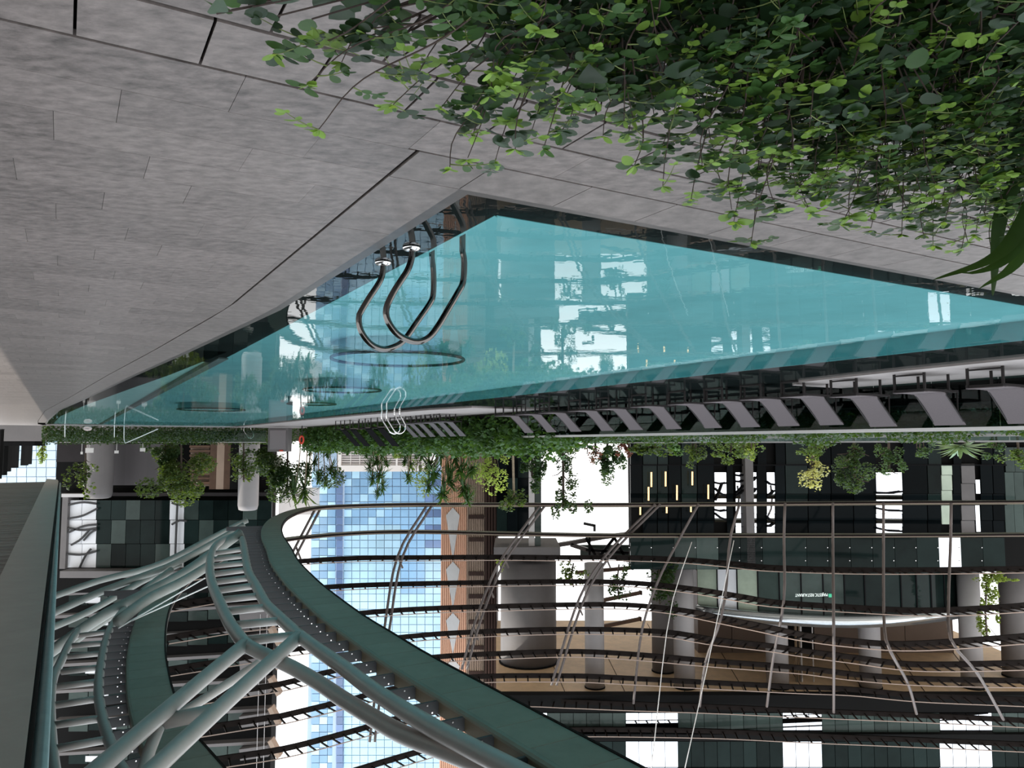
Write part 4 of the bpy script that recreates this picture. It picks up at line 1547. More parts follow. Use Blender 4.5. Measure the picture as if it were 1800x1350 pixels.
# ---- balcony building beyond the trusses
bb = building('balcony_building', 'dark balcony building with grey planter boxes seen behind the trusses', 330, 98)
m = MB()
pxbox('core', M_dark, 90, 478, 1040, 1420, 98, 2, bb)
YS = [1036, 1075, 1118, 1160, 1206, 1258, 1315, 1372]
for i, y in enumerate(YS):
    yr = y
    # slab edge, glass front, grey planter box, slanted end fin
    a, b = P(100, yr + 8, 96), P(482, yr - 14, 96)
    m = MB()
    m.bar(a, b, 1.2, .35)
    m.build('slab', M_concd, bb)
    for k in range(9):
        x0 = 120 + k * 35
        yy = yr + 8 - 22 * (x0 - 100) / 382 + 4
        pxbox('glass_panel', M_greyglass if (k + i) % 3 else M_gglass, x0 + .8, x0 + 34, yy, yy + 17, 97, .2, bb)
    m = MB()
    p0, p1 = P(425, yr + 8, 95.4), P(474, yr + 1, 95.4)
    m.bar(p0, p1, 1.5, 1.3)
    m.build('planter_box', M_concd, bb)
    m = MB()
    m.bar(P(476, yr - 16, 95), P(492, yr + 14, 95), 1.2, .5)
    m.build('end_fin', M_tan, bb)
    pxbox('white_panel', M_paneW, 150 + 14 * (i % 3), 176 + 14 * (i % 3), yr + 14, yr + 24, 96.9, .2, bb)
for x in (453, 465):
    pxbox('down_wire', M_palegrey, x, x + .7, 1080, 1420, 94.5, .05, bb)

# ---- patch of sky behind the deck columns, added as a pale paned block
pf = building('sky_patch', 'pale blue panes standing in for sky past the end of the deck roof', 70, 190)
pxbox('core', M_bline, -40, 133, 560, 866, 190.5, 20, pf)
grid(pf, -40, 133, [776, 792, 808, 822, 838, 852, 866], 190, 10, lambda c, r: mat('pale sky pane', (.62, .78, .92), rough=.15, rnd=.08), 1.2, 1.0)

# ---- end wall fixtures: floating roofline boundary of courtyard, low parapets
cw = MB()
cw.prism([(-70, 82.4), (70, 82.4), (70, 82.9), (-70, 82.9)], -1.4, 1.2)
tag(cw.build('wall_back', M_concd), kind='structure', label='low parapet wall behind the courtyard planting')
# ================================================================== PLANTS
def leaf_mesh(kind, m):
    """one leaf: base at origin, tip along +y, unit length"""
    if kind == 'oval':
        prof = [(0, .0), (.10, .13), (.32, .25), (.62, .27), (.88, .16), (1, 0)]
        cup, droop = .10, .06
    elif kind == 'round':
        prof = [(0, .0), (.08, .20), (.30, .37), (.62, .39), (.90, .22), (1, 0)]
        cup, droop = .10, .08
    elif kind == 'ivy':
        prof = [(0, .0), (.03, .30), (.22, .46), (.45, .38), (.75, .20), (1, 0)]
        cup, droop = .12, .22
    else:
        prof = [(0, .04), (.2, .055), (.5, .06), (.8, .04), (1, 0)]
        cup, droop = .05, .35
    v, f = [], []
    for y, wd in prof:
        z = -droop * y * y
        v += [(-wd, y, z + cup * wd), (0, y, z - cup * .3 * wd), (wd, y, z + cup * wd)]
    for i in range(len(prof) - 1):
        a = i * 3
        f += [(a, a + 1, a + 4, a + 3), (a + 1, a + 2, a + 5, a + 4)]
    me = bpy.data.meshes.new('leaf_' + kind)
    me.from_pydata(v, [], f)
    me.materials.append(m)
    me.polygons.foreach_set('use_smooth', [True] * len(me.polygons))
    return me


LM = {(k, m.name): leaf_mesh(k, m) for k in ('oval', 'round', 'ivy', 'strap') for m in (L_dark, L_blue, L_mid, L_young, L_strap, L_dry)}
nleaf = 0


LEAF_MAX = 270
overflow = {}
leaf_n = {}


def leaf(kind, m, loc, direction, size, root, roll=0.0, nrm=None):
    """one leaf object; past the limit per plant the leaf joins that plant's foliage mesh"""
    y = direction.normalized()
    up = nrm or Vector((random.uniform(-.35, .35), random.uniform(-.35, .35), 1))
    x = y.cross(up)
    if x.length < 1e-3:
        x = Vector((1, 0, 0))
    x.normalize()
    z = x.cross(y).normalized()
    M = Matrix((x, y, z)).transposed()
    sx = size * random.uniform(.85, 1.1)
    me = LM[(kind, m.name)]
    n = leaf_n.get(root.name, 0)
    leaf_n[root.name] = n + 1
    if n >= LEAF_MAX:
        mb = overflow.setdefault((root.name, m.name), (MB(), root, m))[0]
        mb.add([loc + M @ Vector((v.co.x * sx, v.co.y * size, v.co.z * size)) for v in me.vertices], [tuple(p.vertices) for p in me.polygons])
        return None
    o = bpy.data.objects.new('leaf', me)
    o.rotation_euler = M.to_euler()
    o.scale = (sx, size, size)
    o.location = loc - root.location
    o.parent = root
    C.objects.link(o)
    return o


def rdir(spread=1.0, z0=-.1, z1=.35):
    a = random.uniform(0, 2 * math.pi)
    return Vector((math.cos(a) * spread, math.sin(a) * spread, random.uniform(z0, z1)))


def twig(mb, root, p0, d, L, n, size, m, kind='oval'):
    """a side twig with opposite leaflets"""
    d = d.normalized()
    pts = [p0 + d * (L * u) + Vector((0, 0, -.18 * L * u * u)) for u in (0, .33, .66, 1)]
    mb.tube(pts, [.0022, .0018, .0014, .001], 4)
    side = d.cross(Vector((0, 0, 1))).normalized()
    for i in range(n):
        u = (i + 1) / n
        q = p0 + d * (L * u) + Vector((0, 0, -.18 * L * u * u))
        for sg in (-1, 1):
            dd = d * .55 + side * sg + Vector((0, 0, random.uniform(-.15, .25)))
            leaf(kind, m, q, dd, size * random.uniform(.75, 1.1) * (1 - .25 * u), root)
    leaf(kind, m, pts[-1], d, size * .8, root)


YMAX_X = [380, 450, 500, 560, 620, 680, 760, 820, 900, 960, 1050, 1100, 1150, 1200, 1300, 1350, 1400, 1500, 1600, 1700, 1800, 1900]
YMAX_Y = [20, 60, 130, 235, 150, 180, 300, 285, 200, 260, 270, 300, 330, 355, 425, 370, 380, 395, 420, 470, 520, 540]


def shoot(root, x, y, Y, lush, st, tw_):
    """one upright shoot of a vine with layered sprays of leaves"""
    tip = P(x, y, Y)
    b = tip + Vector((random.uniform(-.16, .16), -random.uniform(.02, .2), 0))
    q = b - C0
    s, t = min(q.dot(E1), -2.72 - random.uniform(0, .25)), max(q.dot(E2), -1.1)   # rooted inside the planter
    base = W(s, t, .2)

    def jog(k):
        return Vector((random.uniform(-k, k), random.uniform(-k, k), random.uniform(-k, k) * .4))
    path = smoothpath([base, base.lerp(tip, .3) + jog(.05) + Vector((0, -.02, .05)), base.lerp(tip, .6) + jog(.045) + Vector((0, 0, .04)), base.lerp(tip, .85) + jog(.03), tip], .032)
    n = len(path)
    st.append((path, [.0046 - .0034 * k / (n - 1) for k in range(n)]))
    for k, p in enumerate(path):
        u = k / (n - 1)
        if u < .15 or random.random() > (.45 + .45 * u) * lush:
            continue
        m = random.choice([L_dark, L_dark, L_dark, L_blue, L_mid, L_mid])
        if u > .78 and random.random() < .55:
            m = L_young if random.random() < .48 else L_mid
        size = random.uniform(.046, .070) * (1.05 - .38 * u)
        if random.random() < .68:
            twig(tw_, root, p, rdir(1, -.05, .30), random.uniform(.08, .18) * (1.15 - .45 * u), random.choice([2, 3, 3, 4]), size, m, 'oval' if random.random() < .55 else 'round')
        else:
            for _ in range(3):
                d = rdir(1, -.3, .4)
                leaf('round' if random.random() < .5 else 'oval', m, p + d * .01, d, size * 1.2, root)
    for _ in range(6):
        leaf('oval', L_young if random.random() < .7 else L_mid, tip, rdir(1, 0, .9), random.uniform(.022, .038), root)


VINES = [
    ('leafy vine at the thin end of the planting over the open deck joints', .8, [(560, 228, 1.72), (540, 150, 1.7), (480, 95, 1.62), (600, 110, 1.7)]),
    ('sparse vine between the thin end and the coping corner', .75, [(690, 185, 1.85), (640, 60, 1.7), (735, 130, 1.85)]),
    ('vine whose bright tip ends just above the coping corner', .85, [(790, 298, 1.95), (775, 190, 1.9), (830, 240, 2.0)]),
    ('vine crossing the deck joint behind the coping corner', .85, [(860, 170, 1.9), (905, 215, 2.0), (870, 285, 2.08)]),
    ('vine with lime tip leaves in front of the near pool corner', .9, [(955, 262, 2.0), (1005, 180, 2.0), (930, 110, 1.85), (985, 235, 2.05)]),
    ('full vine beside the near pool corner', .95, [(1060, 240, 2.05), (1030, 90, 1.9), (1095, 160, 2.0), (1050, 180, 2.0)]),
    ('vine with pale green spray over the near coping slabs', .95, [(1115, 292, 2.1), (1165, 328, 2.15), (1150, 205, 2.1), (1130, 250, 2.1)]),
    ('dense vine in the middle of the planting reaching the coping', .95, [(1215, 350, 2.2), (1255, 265, 2.2), (1190, 120, 2.0), (1235, 190, 2.1)]),
    ('tallest shoots overlapping the dark pool ledge', 1.0, [(1320, 428, 2.35), (1290, 390, 2.3), (1270, 330, 2.3), (1335, 300, 2.3)]),
    ('thick vine before the near pool edge beside the tallest shoots', 1.0, [(1365, 368, 2.35), (1395, 270, 2.2), (1310, 170, 2.15), (1400, 330, 2.3)]),
    ('vine with dark crowded leaves below the reflected restaurant', 1.0, [(1425, 376, 2.4), (1460, 310, 2.35), (1400, 150, 2.1), (1440, 230, 2.2)]),
    ('bushy vine second from the strap leaved plant on the inner side', 1.0, [(1480, 395, 2.45), (1530, 405, 2.5), (1510, 330, 2.4), (1500, 240, 2.25)]),
    ('bushy vine next to the strap leaved plant', 1.0, [(1585, 412, 2.5), (1640, 432, 2.6), (1560, 320, 2.4), (1620, 340, 2.4)]),
    ('vine growing through the strap leaves', 1.0, [(1690, 440, 2.6), (1745, 455, 2.65), (1690, 335, 2.4), (1730, 380, 2.5)]),
    ('vine at the very edge of the photo above the strap leaves', 1.0, [(1795, 440, 2.7), (1760, 350, 2.5), (1735, 240, 2.35), (1795, 300, 2.5)]),
    ('short dark vine deep in the shade of the planting near the photo border', 1.0, [(1575, 225, 2.25), (1660, 235, 2.3), (1610, 280, 2.35), (1560, 120, 2.15)]),
    ('short vine with grey green leaflets above the bare soil', 1.0, [(1480, 140, 2.15), (1345, 70, 2.05), (1420, 60, 2.05), (1270, 90, 2.0)]),
    ('low vine in the corner of the photo beside the dry curled leaf', 1.0, [(1700, 150, 2.2), (1770, 120, 2.25), (1790, 190, 2.3), (1640, 90, 2.1)]),
    ('crowded vine filling the gap under the bushy vines', 1.0, [(1490, 290, 2.3), (1545, 360, 2.4), (1600, 380, 2.45), (1450, 350, 2.35), (1520, 270, 2.3)]),
    ('crowded vine behind the strap leaves in the shade', 1.0, [(1660, 390, 2.45), (1720, 330, 2.4), (1780, 390, 2.55), (1650, 290, 2.35), (1700, 260, 2.3)]),
    ('shaded vine below the pale spray and the dense middle vine', 1.0, [(1170, 150, 2.05), (1120, 190, 2.05), (1210, 240, 2.15), (1290, 220, 2.2), (1340, 230, 2.2)]),
    ('shaded vine between the bare soil and the crowded leaves', 1.0, [(1380, 200, 2.2), (1450, 200, 2.2), (1530, 200, 2.25), (1600, 180, 2.25), (1350, 150, 2.1)]),
]
for label, lush, tips in VINES:
    c = P(tips[0][0], tips[0][1], tips[0][2])
    q = c - C0
    root = thing('vine_plant', label, 'plant', W(min(q.dot(E1), -2.8), max(q.dot(E2), -1.1), .2), group='leafy vines in the foreground planter')
    st, tw_ = [], MB()
    for x, y, Y in tips:
        shoot(root, x, y, Y, lush, st, tw_)
        if x > 760:
            shoot(root, x + random.uniform(-38, 38), y - random.uniform(12, 80), Y + random.uniform(-.12, .10), lush, st, tw_)
        if x > 1350:
            shoot(root, x + random.uniform(-45, 45), y - random.uniform(10, 60), Y + random.uniform(-.12, .10), lush, st, tw_)
    for path, rr in st:
        mb = MB()
        mb.tube(path, rr, 5)
        mb.build('stem', M_stem, root, smooth=True)
    if tw_.v:
        tag(tw_.build('twigs', M_gstem, root), kind='stuff')

# broad leaves close to the soil
BROAD = [('low broad leaved creeper with veined leaves at the thin end of the planting', [(425, 18), (470, 30), (440, 5)]), ('dark jagged broad leaves behind the sparse vine', [(660, 30), (720, 45), (690, 15), (640, 10)]),
         ('dark broad leaved creeper behind the coping corner vine', [(800, 30), (850, 60), (900, 30), (760, 15)]), ('broad leaved creeper with one pale young leaf near the pool corner vine', [(960, 60), (1010, 100), (990, 30), (1040, 60)]),
         ('drooping broad leaves under the pale green spray', [(1090, 120), (1130, 80), (1100, 40), (1150, 150), (1070, 150)]), ('broad leaved creeper under the dense middle vine', [(1200, 70), (1240, 120), (1260, 30), (1220, 20)]),
         ('broad leaves under the tallest shoots', [(1310, 60), (1340, 120), (1370, 40), (1300, 110)]), ('broad hanging leaves beside the bare soil', [(1430, 90), (1470, 110), (1460, 150), (1400, 70), (1420, 180)]),
         ('broad leaved creeper below the bushy vines', [(1540, 150), (1580, 180), (1520, 190), (1610, 150)]), ('broad leaves by the dry curled leaf in the photo corner', [(1680, 60), (1720, 150), (1750, 90), (1780, 40), (1690, 190)])]
for label, pts in BROAD:
    c = P(pts[0][0], pts[0][1], 1.75 + .5 * (pts[0][0] - 400) / 1400)
    q = c - C0
    base = W(min(q.dot(E1), -2.75), max(q.dot(E2), -1.1), .2)
    root = thing('broadleaf_plant', label, 'plant', base, group='broad leaved creepers in the planter')
    for px, py in pts:
        c = P(px, py, 1.75 + .5 * (px - 400) / 1400)
        for k in range(7 if px > 900 else 4):
            tipp = c + Vector((random.gauss(0, .05), random.gauss(0, .06), random.gauss(-.02, .04)))
            mb = MB()
            mb.tube([base, base.lerp(tipp, .5) + Vector((0, 0, .05)), tipp], .0024, 4)
            mb.build('stalk', M_stem, root)
            leaf('ivy' if random.random() < .6 else 'round', random.choice([L_dark, L_dark, L_blue, L_mid]), tipp, rdir(1, -.25, .3), random.uniform(.055, .095), root)

for (rn, mn), (mb, rt_, m_) in overflow.items():
    tag(mb.build('foliage', m_, rt_), kind='stuff')

# strap leaved plant at the photo edge
base = P(1830, 330, 2.3)
base.z = .2
root = thing('strap_leaf_plant', 'plant with long glossy strap leaves at the photo edge', 'plant', base)
STP = [[(1830, 330), (1760, 440), (1640, 492)], [(1840, 340), (1770, 450), (1700, 480), (1690, 470)], [(1850, 330), (1790, 455), (1720, 508)], [(1830, 250), (1765, 360), (1745, 520)], [(1850, 300), (1800, 400), (1730, 420)],
       [(1830, 100), (1790, 190), (1745, 150)]]
for k, pp in enumerate(STP):
    q = smoothpath([P(x, y, 2.45 + .04 * k) for x, y in pp], .03)
    m = MB()
    n = len(q)
    for j, p in enumerate(q):
        u = j / (n - 1)
        d = (q[min(j + 1, n - 1)] - q[max(j - 1, 0)]).normalized()
        sd_ = d.cross(Vector((0, .55, .8))).normalized()
        wd = (.026 if k != 5 else .010) * (1 - u ** 3) + .0006
        up_ = sd_.cross(d).normalized()
        m.v += [tuple(p - sd_ * wd + up_ * wd * .3), tuple(p), tuple(p + sd_ * wd + up_ * wd * .3)]
    for j in range(n - 1):
        a = j * 3
        m.f += [(a, a + 1, a + 4, a + 3), (a + 1, a + 2, a + 5, a + 4)]
    m.build('strap_leaf', L_dry if k == 5 else L_strapd, root, smooth=True)

# fallen and loose leaf litter on the soil
lt = MB()
for k in range(900):
    c = W(random.uniform(-3.9, -2.65), random.uniform(-1.1, 5.5), .205 + random.uniform(0, .05))
    a = random.uniform(0, 6.28)
    r = random.uniform(.01, .028)
    v = [c + Vector((math.cos(a) * r, math.sin(a) * r, random.uniform(-.006, .012))), c + Vector((-math.sin(a) * r * .5, math.cos(a) * r * .5, .004)), c - Vector((math.cos(a) * r, math.sin(a) * r, 0)), c + Vector((math.sin(a) * r * .5, -math.cos(a) * r * .5, .004))]
    lt.add(v, [(0, 1, 2, 3)])
tag(lt.build('leaf_litter', L_dry if False else mat('brown litter', (.06, .035, .02), rnd=.3, var=.4, scale=20)), 'brown leaf litter covering the planter soil', 'leaf litter', kind='stuff')


# ---------------------------------------------------------------- trees and shrubs of the courtyard
def blob_leaves(n, c, r, size, flat=1.0, hollow=.35):
    """many small folded leaves in an uneven ellipsoid made of lobes"""
    m = MB()
    lobes = [(Vector((random.gauss(0, .45) * r[0], random.gauss(0, .45) * r[1], random.gauss(0, .5) * r[2])), random.uniform(.18, .5)) for _ in range(14)]
    for _ in range(n):
        lc, lr = random.choice(lobes)
        d = Vector((random.gauss(0, 1), random.gauss(0, 1), random.gauss(0, 1))).normalized()
        k = lr * random.uniform(hollow, 1) ** .5
        p = Vector(c) + lc + Vector((d.x * r[0] * k, d.y * r[1] * k, d.z * r[2] * k))
        a = Vector((random.gauss(0, 1), random.gauss(0, 1), random.gauss(0, .5))).normalized() * size * random.uniform(.6, 1.2)
        b = a.cross(Vector((random.gauss(0, .5), random.gauss(0, .5), 1))).normalized() * size * .42
        nn = a.cross(b).normalized() * size * .12
        m.add([p - a * .5, p + b + nn, p + a * .5, p - b + nn], [(0, 1, 2), (0, 2, 3)])
    return m


def tree(x, y0, y1, Y, wpx, label, lm, name='tree', n=1400, crown0=.35, bark=M_bark, cat='tree', group='courtyard trees', leafsize=.16, lean=0):
    base = P(x, y0, Y)
    gz = -1.4 if Y > 22 else 0
    top = P(x + lean, y1, Y)
    r = wpx / 2 * Y / F
    hz = top.z - max(base.z, 0)
    root = thing(name, label, cat, (base.x, Y, gz), group=group)
    m = MB()
    cz0 = base.z + (top.z - base.z) * crown0
    m.tube(smoothpath([(base.x, Y, gz), (base.x + .05, Y, (gz + cz0) / 2), (top.x * .3 + base.x * .7, Y, cz0), (top.x, Y, top.z - .3)], .5), .06 + hz * .006, 6)
    m.build('trunk', bark, root)
    b = MB()
    for _ in range(7):
        zz = random.uniform(cz0, top.z - .4)
        d = rdir(1, .2, .8).normalized() * r * .75
        o_ = Vector((base.x + (top.x - base.x) * .5, Y, zz))
        b.tube([o_, o_ + d * .5 + Vector((0, 0, .1)), o_ + d], [.04, .03, .015], 5)
    tag(b.build('branches', bark, root), kind='stuff')
    f = blob_leaves(n, ((base.x + top.x) / 2, Y, (cz0 + top.z) / 2), (r, r, (top.z - cz0) / 2 + .15), leafsize)
    tag(f.build('foliage', lm, root), kind='stuff')
    return root


def fan_palm(x, y0, heads, Y, label, lm=L_strap, group='spiky palms by the far deck', nl=64, L=1.05):
    """cluster of stems with spiky heads: heads = list of (x,y,scale)"""
    base = P(x, y0, Y)
    root = thing('spiky_palm', label, 'palm', (base.x, Y, -1.4), group=group)
    for hx, hy, sc_ in heads:
        yo = random.uniform(-.8, .8)
        c = P(hx, hy, Y + yo)
        st = MB()
        st.tube([(base.x + (c.x - base.x) * .5, Y + yo * .5, -1.4), ((base.x + c.x * 2) / 3, Y + yo, c.z * .5), c], .055, 6)
        stem = st.build('stem', M_palebark, root)
        m = MB()
        for k in range(nl):
            d = Vector((random.gauss(0, 1), random.gauss(0, 1), random.gauss(.35, .75))).normalized()
            LL = L * sc_ * random.uniform(.6, 1.05)
            o_ = c + Vector((0, 0, random.uniform(-.55, .1) * sc_))
            sd_ = d.cross(Vector((0, 0, 1)))
            sd_ = sd_.normalized() if sd_.length > .05 else Vector((1, 0, 0))
            wv = sd_ * .075 * sc_
            p1 = o_ + d * LL * .55
            p2 = o_ + d * LL + Vector((0, 0, -.22 * LL))
            m.add([o_ - wv * .6, o_ + wv * .6, p1 + wv, p1 - wv, p2], [(0, 1, 2, 3), (3, 2, 4)])
        hd = tag(m.build('leaf_head', lm, root), kind='stuff')
        subpart(hd, stem)
    return root


def shrub(x, y0, y1, Y, wpx, label, lm, n=700, size=.14, name='shrub', group='courtyard shrubs', cat='shrub'):
    a, b = P(x, y0, Y), P(x, y1, Y)
    r = wpx / 2 * Y / F
    root = thing(name, label, cat, (a.x, Y, -1.4), group=group)
    f = blob_leaves(n, (a.x, Y, (a.z + b.z) / 2), (r, min(r, 1.5), (b.z - a.z) / 2 + .1), size)
    tag(f.build('foliage', lm, root), kind='stuff')
    m = MB()
    for k in range(4):
        m.tube([(a.x + random.uniform(-.2, .2), Y, -1.4), (a.x + random.uniform(-.6, .6) * r, Y + random.uniform(-.3, .3), (a.z + b.z) / 2)], .03, 5)
    tag(m.build('stems', M_bark, root), kind='stuff')
    return root


def hedge(label, s0, s1, t, z0, z1, depth, lm, n, size=.10):
    m = MB()
    for _ in range(n):
        s = random.uniform(s0, s1)
        p = W(s, t + random.uniform(-.5, .5) * depth, 0)
        zz = z0 + (z1 - z0) * (random.random() ** .8) * (1 + .18 * math.sin(s * 1.7) + .1 * math.sin(s * 4.3))
        p.z = zz
        a = Vector((random.gauss(0, 1), random.gauss(0, 1), random.gauss(0, .7))).normalized() * size * random.uniform(.6, 1.3)
        b = a.cross(Vector((random.gauss(0, .5), random.gauss(0, .5), 1))).normalized() * size * .4
        nn = a.cross(b).normalized() * size * .12
        m.add([p - a * .5, p + b + nn, p + a * .5, p - b + nn], [(0, 1, 2), (0, 2, 3)])
    o = m.build('hedge', lm, origin=W((s0 + s1) / 2, t, z0))
    return tag(o, label, 'hedge', kind='stuff')


hedge('clipped green hedge strip between the two glass balustrades behind the loungers', -2, 40, 18.6, .55, 1.42, 1.6, L_hedge, 26000, .13)
pz = MB()
pz.prism([W(-2, 17.2), W(41, 17.2), W(41, 20.3), W(-2, 20.3)], -1.4, .55)
tag(pz.build('hedge_planter', M_darkwall), kind='structure', label='dark planter box under the hedge')
hedge('low tangled hedge along the far end of the pool', 69.6, 73.0, 6.8, .0, 1.35, 21, L_hedge, 9000, .22)
hedge('grassy bamboo hedge behind the slate loungers and black chairs', 24, 66, 17.6, .1, 1.9, 2.6, L_strap, 20000, .32)

fan_palm(800, 770, [(742, 800, .9), (762, 835, 1.0), (790, 850, 1.1), (778, 872, 1.0), (815, 862, 1.0), (835, 795, .9), (752, 860, .7), (800, 805, 1.0), (765, 780, .9), (775, 800, 1.0), (810, 830, 1.0), (755, 820, .8), (830, 830, .8), (790, 780, 1.0), (822, 880, .8)], 52, 'largest cluster of spiky palms beside the lime foliage', L=1.25)
fan_palm(660, 775, [(655, 790, .8), (662, 815, .9), (668, 838, .9), (645, 800, .7), (673, 858, .7), (684, 790, .7), (650, 825, .7), (660, 775, .9), (672, 800, .8), (655, 845, .7), (680, 815, .6), (664, 870, .6)], 65, 'spiky palm cluster in the middle before the white louvre screen', L=1.35)
fan_palm(722, 775, [(716, 795, .8), (722, 820, .8), (718, 842, .8), (732, 800, .7), (725, 780, .8), (712, 812, .6)], 59, 'narrow spiky palm between the two larger palm clusters', L=1.15)
fan_palm(560, 775, [(545, 795, .8), (552, 815, .9), (575, 800, .8), (582, 825, .8), (560, 840, .8), (588, 836, .6), (535, 785, .8), (565, 785, .8), (540, 830, .8), (572, 850, .7)], 79, 'spiky palm cluster beside the dark bushy tree', L=1.6)
tree(505, 780, 882, 80, 118, 'dark bushy tree leaning over the lowest ring bend', L_tree, n=6000, crown0=.1, leafsize=.32)
shrub(487, 798, 830, 78.5, 30, 'white blossoming shrub in the dark bushy tree', L_white, n=260, size=.22)
# palm fronds at the ring bend
fan_palm(545, 850, [(535, 868, 1.5), (515, 873, 1.2)], 78, 'feathery palm head over the ring bend', L_tree, nl=44, L=2.0)
tree(318, 785, 872, 74, 108, 'leafy green tree before the timber wall at the far end', L_tree2, n=4500, crown0=.05, leafsize=.30)
tree(290, 782, 832, 75, 62, 'dark leafy shrub tree left standing before the stone panel', L_tree, n=1800, crown0=.05, leafsize=.26)
tree(428, 776, 850, 72, 44, 'lighter green sapling before the pale round column', L_tree2, n=800, crown0=.15, leafsize=.24)
tree(150, 800, 866, 76, 42, 'slim tree with sparse leaves beside the roof tip', L_tree2, n=330, crown0=.1, leafsize=.36)
tree(74, 782, 818, 100, 20, 'yellow green sapling seen past the deck columns', L_bright, n=380, crown0=.1, leafsize=.3, name='sapling')
shrub(858, 785, 856, 54, 66, 'lime yellow foliage with sunlight painted in beside the palms', L_bright, n=900, size=.2)
shrub(700, 782, 806, 60, 28, 'lime green shrub before the louvre screen', L_bright, n=420, size=.18)
shrub(745, 800, 858, 58, 44, 'pale shrub with painted sunlight behind the palms', L_bright, n=420, size=.2)
tree(903, 782, 892, 46, 50, 'thin pale stemmed tree with a drooping crown before the dark wing', L_tree2, n=420, crown0=.74, bark=M_palebark, leafsize=.2)
tree(935, 782, 846, 48, 48, 'small round green tree beside the thin pale stem', L_tree, n=2000, crown0=.12, leafsize=.17)
tree(990, 782, 902, 46, 62, 'slender layered tree standing before the bright sky', L_tree, n=1500, crown0=.3, leafsize=.18)
tree(1068, 782, 842, 46, 56, 'bushy small tree before the bright sky near the glass corner', L_tree, n=2200, crown0=.12, leafsize=.17)
shrub(990, 776, 796, 42, 60, 'broad leaved green shrub below the slender tree', L_tree2, n=800, size=.26)
shrub(1040, 782, 815, 44, 30, 'brownish airy shrub between two small trees', L_red, n=260, size=.14)
shrub(1100, 776, 800, 42, 24, 'red leaved shrub near the glass corner', L_red, n=240, size=.16)
shrub(1142, 774, 800, 40, 70, 'big leaved shrub under the pendant lamps', L_tree2, n=420, size=.3)
shrub(1220, 778, 816, 42, 44, 'dense rounded shrub below the warm lamps', L_tree2, n=800, size=.14)
shrub(1290, 778, 812, 42, 70, 'olive shrub with pale tips beside the pier', L_tree2, n=900, size=.16)
shrub(1322, 776, 800, 41, 26, 'yellow tipped shrub at the pier foot', L_bright, n=300, size=.16)
shrub(1180, 776, 796, 41, 40, 'bamboo like shrub between the big leaved and the rounded shrub', L_strap, n=380, size=.22)
tree(1428, 782, 856, 44, 44, 'pale yellow variegated tree before the black glass', L_pale, n=480, crown0=.35, leafsize=.18)
shrub(1442, 778, 802, 43, 48, 'green shrub at the foot of the variegated tree', L_tree2, n=420, size=.18)
tree(1502, 782, 852, 45, 76, 'dense dark green tree before the black glass', L_tree, n=2000, crown0=.05, leafsize=.16)
tree(1563, 782, 836, 47, 50, 'small dark tree before the white strip', L_tree, n=800, crown0=.1, leafsize=.17)
tree(1790, 782, 818, 47, 40, 'small leafy tree at the photo edge before the pale glazing', L_tree2, n=500, crown0=.1, leafsize=.18)
shrub(1620, 776, 800, 46, 40, 'ivy like climber on the black glass beside the agave', L_tree, n=320, size=.16)
shrub(1745, 778, 800, 45, 40, 'dark low shrub on the other side of the agave', L_tree, n=420, size=.16)
# fern fronds between the loungers
for x, y, wd_, lab in ((1530, 738, 60, 'fern fronds seen through the glass between two grey loungers'), (1640, 712, 46, 'fern fronds beside the second lounger behind the glass'), (1760, 696, 60, 'fern fronds under the nearest full lounger behind the glass')):
    shrub(x, y - 14, y + 14, 21.6, wd_, lab, L_tree2, n=240, size=.17, name='fern', group='ferns behind the glass')
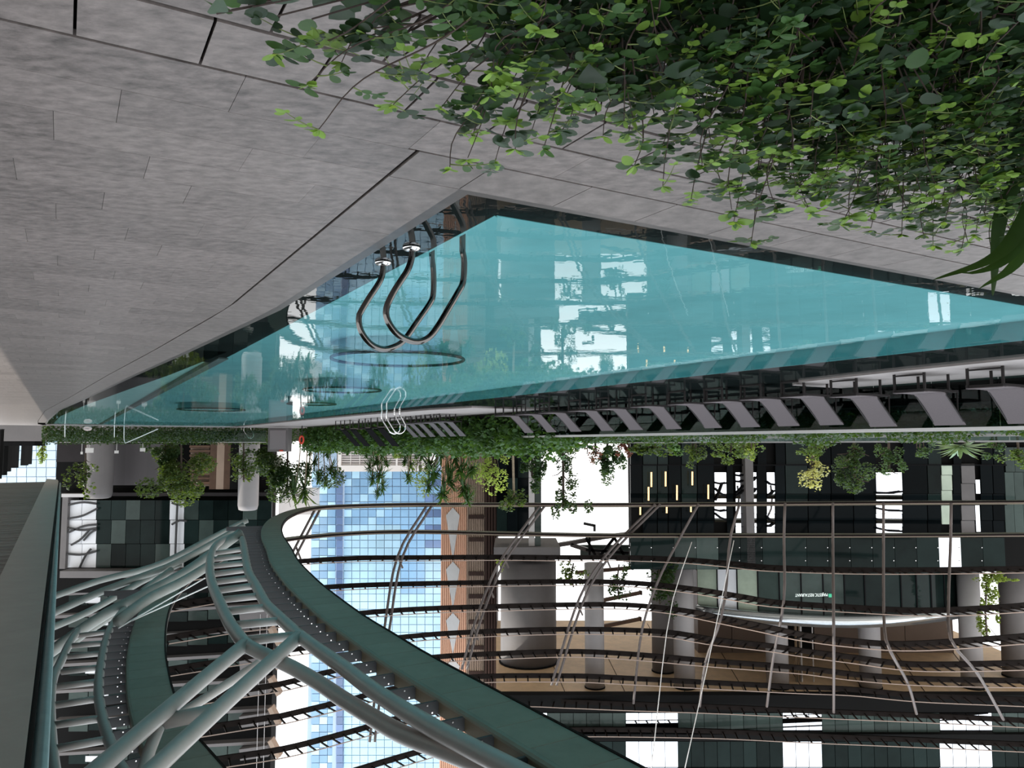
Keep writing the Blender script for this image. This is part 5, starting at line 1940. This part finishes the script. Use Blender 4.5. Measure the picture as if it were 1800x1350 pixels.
# big agave on the balustrade planter
c = P(1688, 778, 36)
root = thing('agave', 'big grey green agave rosette behind the balustrade', 'agave', (c.x, c.y, -1.4))
m = MB()
m.tube([(c.x, c.y, -1.4), (c.x, c.y, c.z)], .25, 10)
m.build('stem', M_palebark, root)
for k in range(34):
    a = k * 2.4
    el = -.12 + .95 * (k / 34) ** 1.3
    d = Vector((math.cos(a) * math.cos(el), math.sin(a) * math.cos(el), math.sin(el)))
    L = 1.35 * (1 - .25 * k / 34)
    sd_ = Vector((-math.sin(a), math.cos(a), 0))
    q = [c + d * L * u + Vector((0, 0, .10 + .16 * u - .20 * u * u)) for u in (0, .3, .6, .85, 1)]
    ws = [.07, .10, .085, .045, .004]
    m = MB()
    for p, wv in zip(q, ws):
        m.v += [tuple(p - sd_ * wv + Vector((0, 0, wv * .3))), tuple(p - Vector((0, 0, wv * .25))), tuple(p + sd_ * wv + Vector((0, 0, wv * .3)))]
    for j in range(4):
        b = j * 3
        m.f += [(b, b + 1, b + 4, b + 3), (b + 1, b + 2, b + 5, b + 4)]
    m.build('leaf', L_agave, root, smooth=True)
# plants on the upper terraces
def terrace_plant(x, y0, y1, Y, wpx, label, lm, n, size):
    a = P(x, y0, Y)
    root = thing('terrace_plant', label, 'plant', a, group='plants on the upper terraces')
    b = P(x, y1, Y)
    r = wpx / 2 * Y / F
    m = MB()
    m.tube([a, (a + b) / 2 + Vector((.2, 0, 0)), b], .09, 6)
    m.build('stem', M_bark, root)
    tag(blob_leaves(n, (a + b) / 2, (r, r, abs(b.z - a.z) / 2 + .2), size).build('foliage', lm, root), kind='stuff')


terrace_plant(1735, 1022, 1122, 82, 32, 'yellow bamboo like plant rising beside the pale concrete column', L_bright, 700, .35)
terrace_plant(1745, 1008, 1022, 82, 70, 'leafy hanging plant below the yellow bamboo', L_bright, 420, .35)
terrace_plant(1008, 990, 1032, 84, 52, 'leafy plant hanging in the bright gap beside the slim column', L_tree2, 320, .36)
terrace_plant(1088, 992, 1052, 84, 46, 'climbing plant between the two concrete columns', L_tree, 420, .36)
terrace_plant(1160, 988, 1062, 84, 60, 'dense climbing plant on the dark concrete column', L_tree, 900, .36)
terrace_plant(880, 963, 1000, 92.5, 16, 'small lime plant in the slot beside the brown pier', L_bright, 160, .4)
# red float hung up beside the cabinet
c = P(530, 773, 64)
root = thing('life_buoy', 'orange red life buoy hung in the planting beside the grey cabinet', 'life buoy', (c.x, c.y, 0))
m = MB()
rp = [c + Vector((.16 * math.cos(k * math.pi / 8), 0, .30 * math.sin(k * math.pi / 8))) for k in range(17)]
m.tube(rp, .08, 8, False)
m.build('ring', M_red, root, smooth=True)
m = MB()
m.tube([(c.x, c.y + .1, 0), (c.x, c.y + .1, c.z + .3)], .04, 6)
m.build('post', M_frame, root)
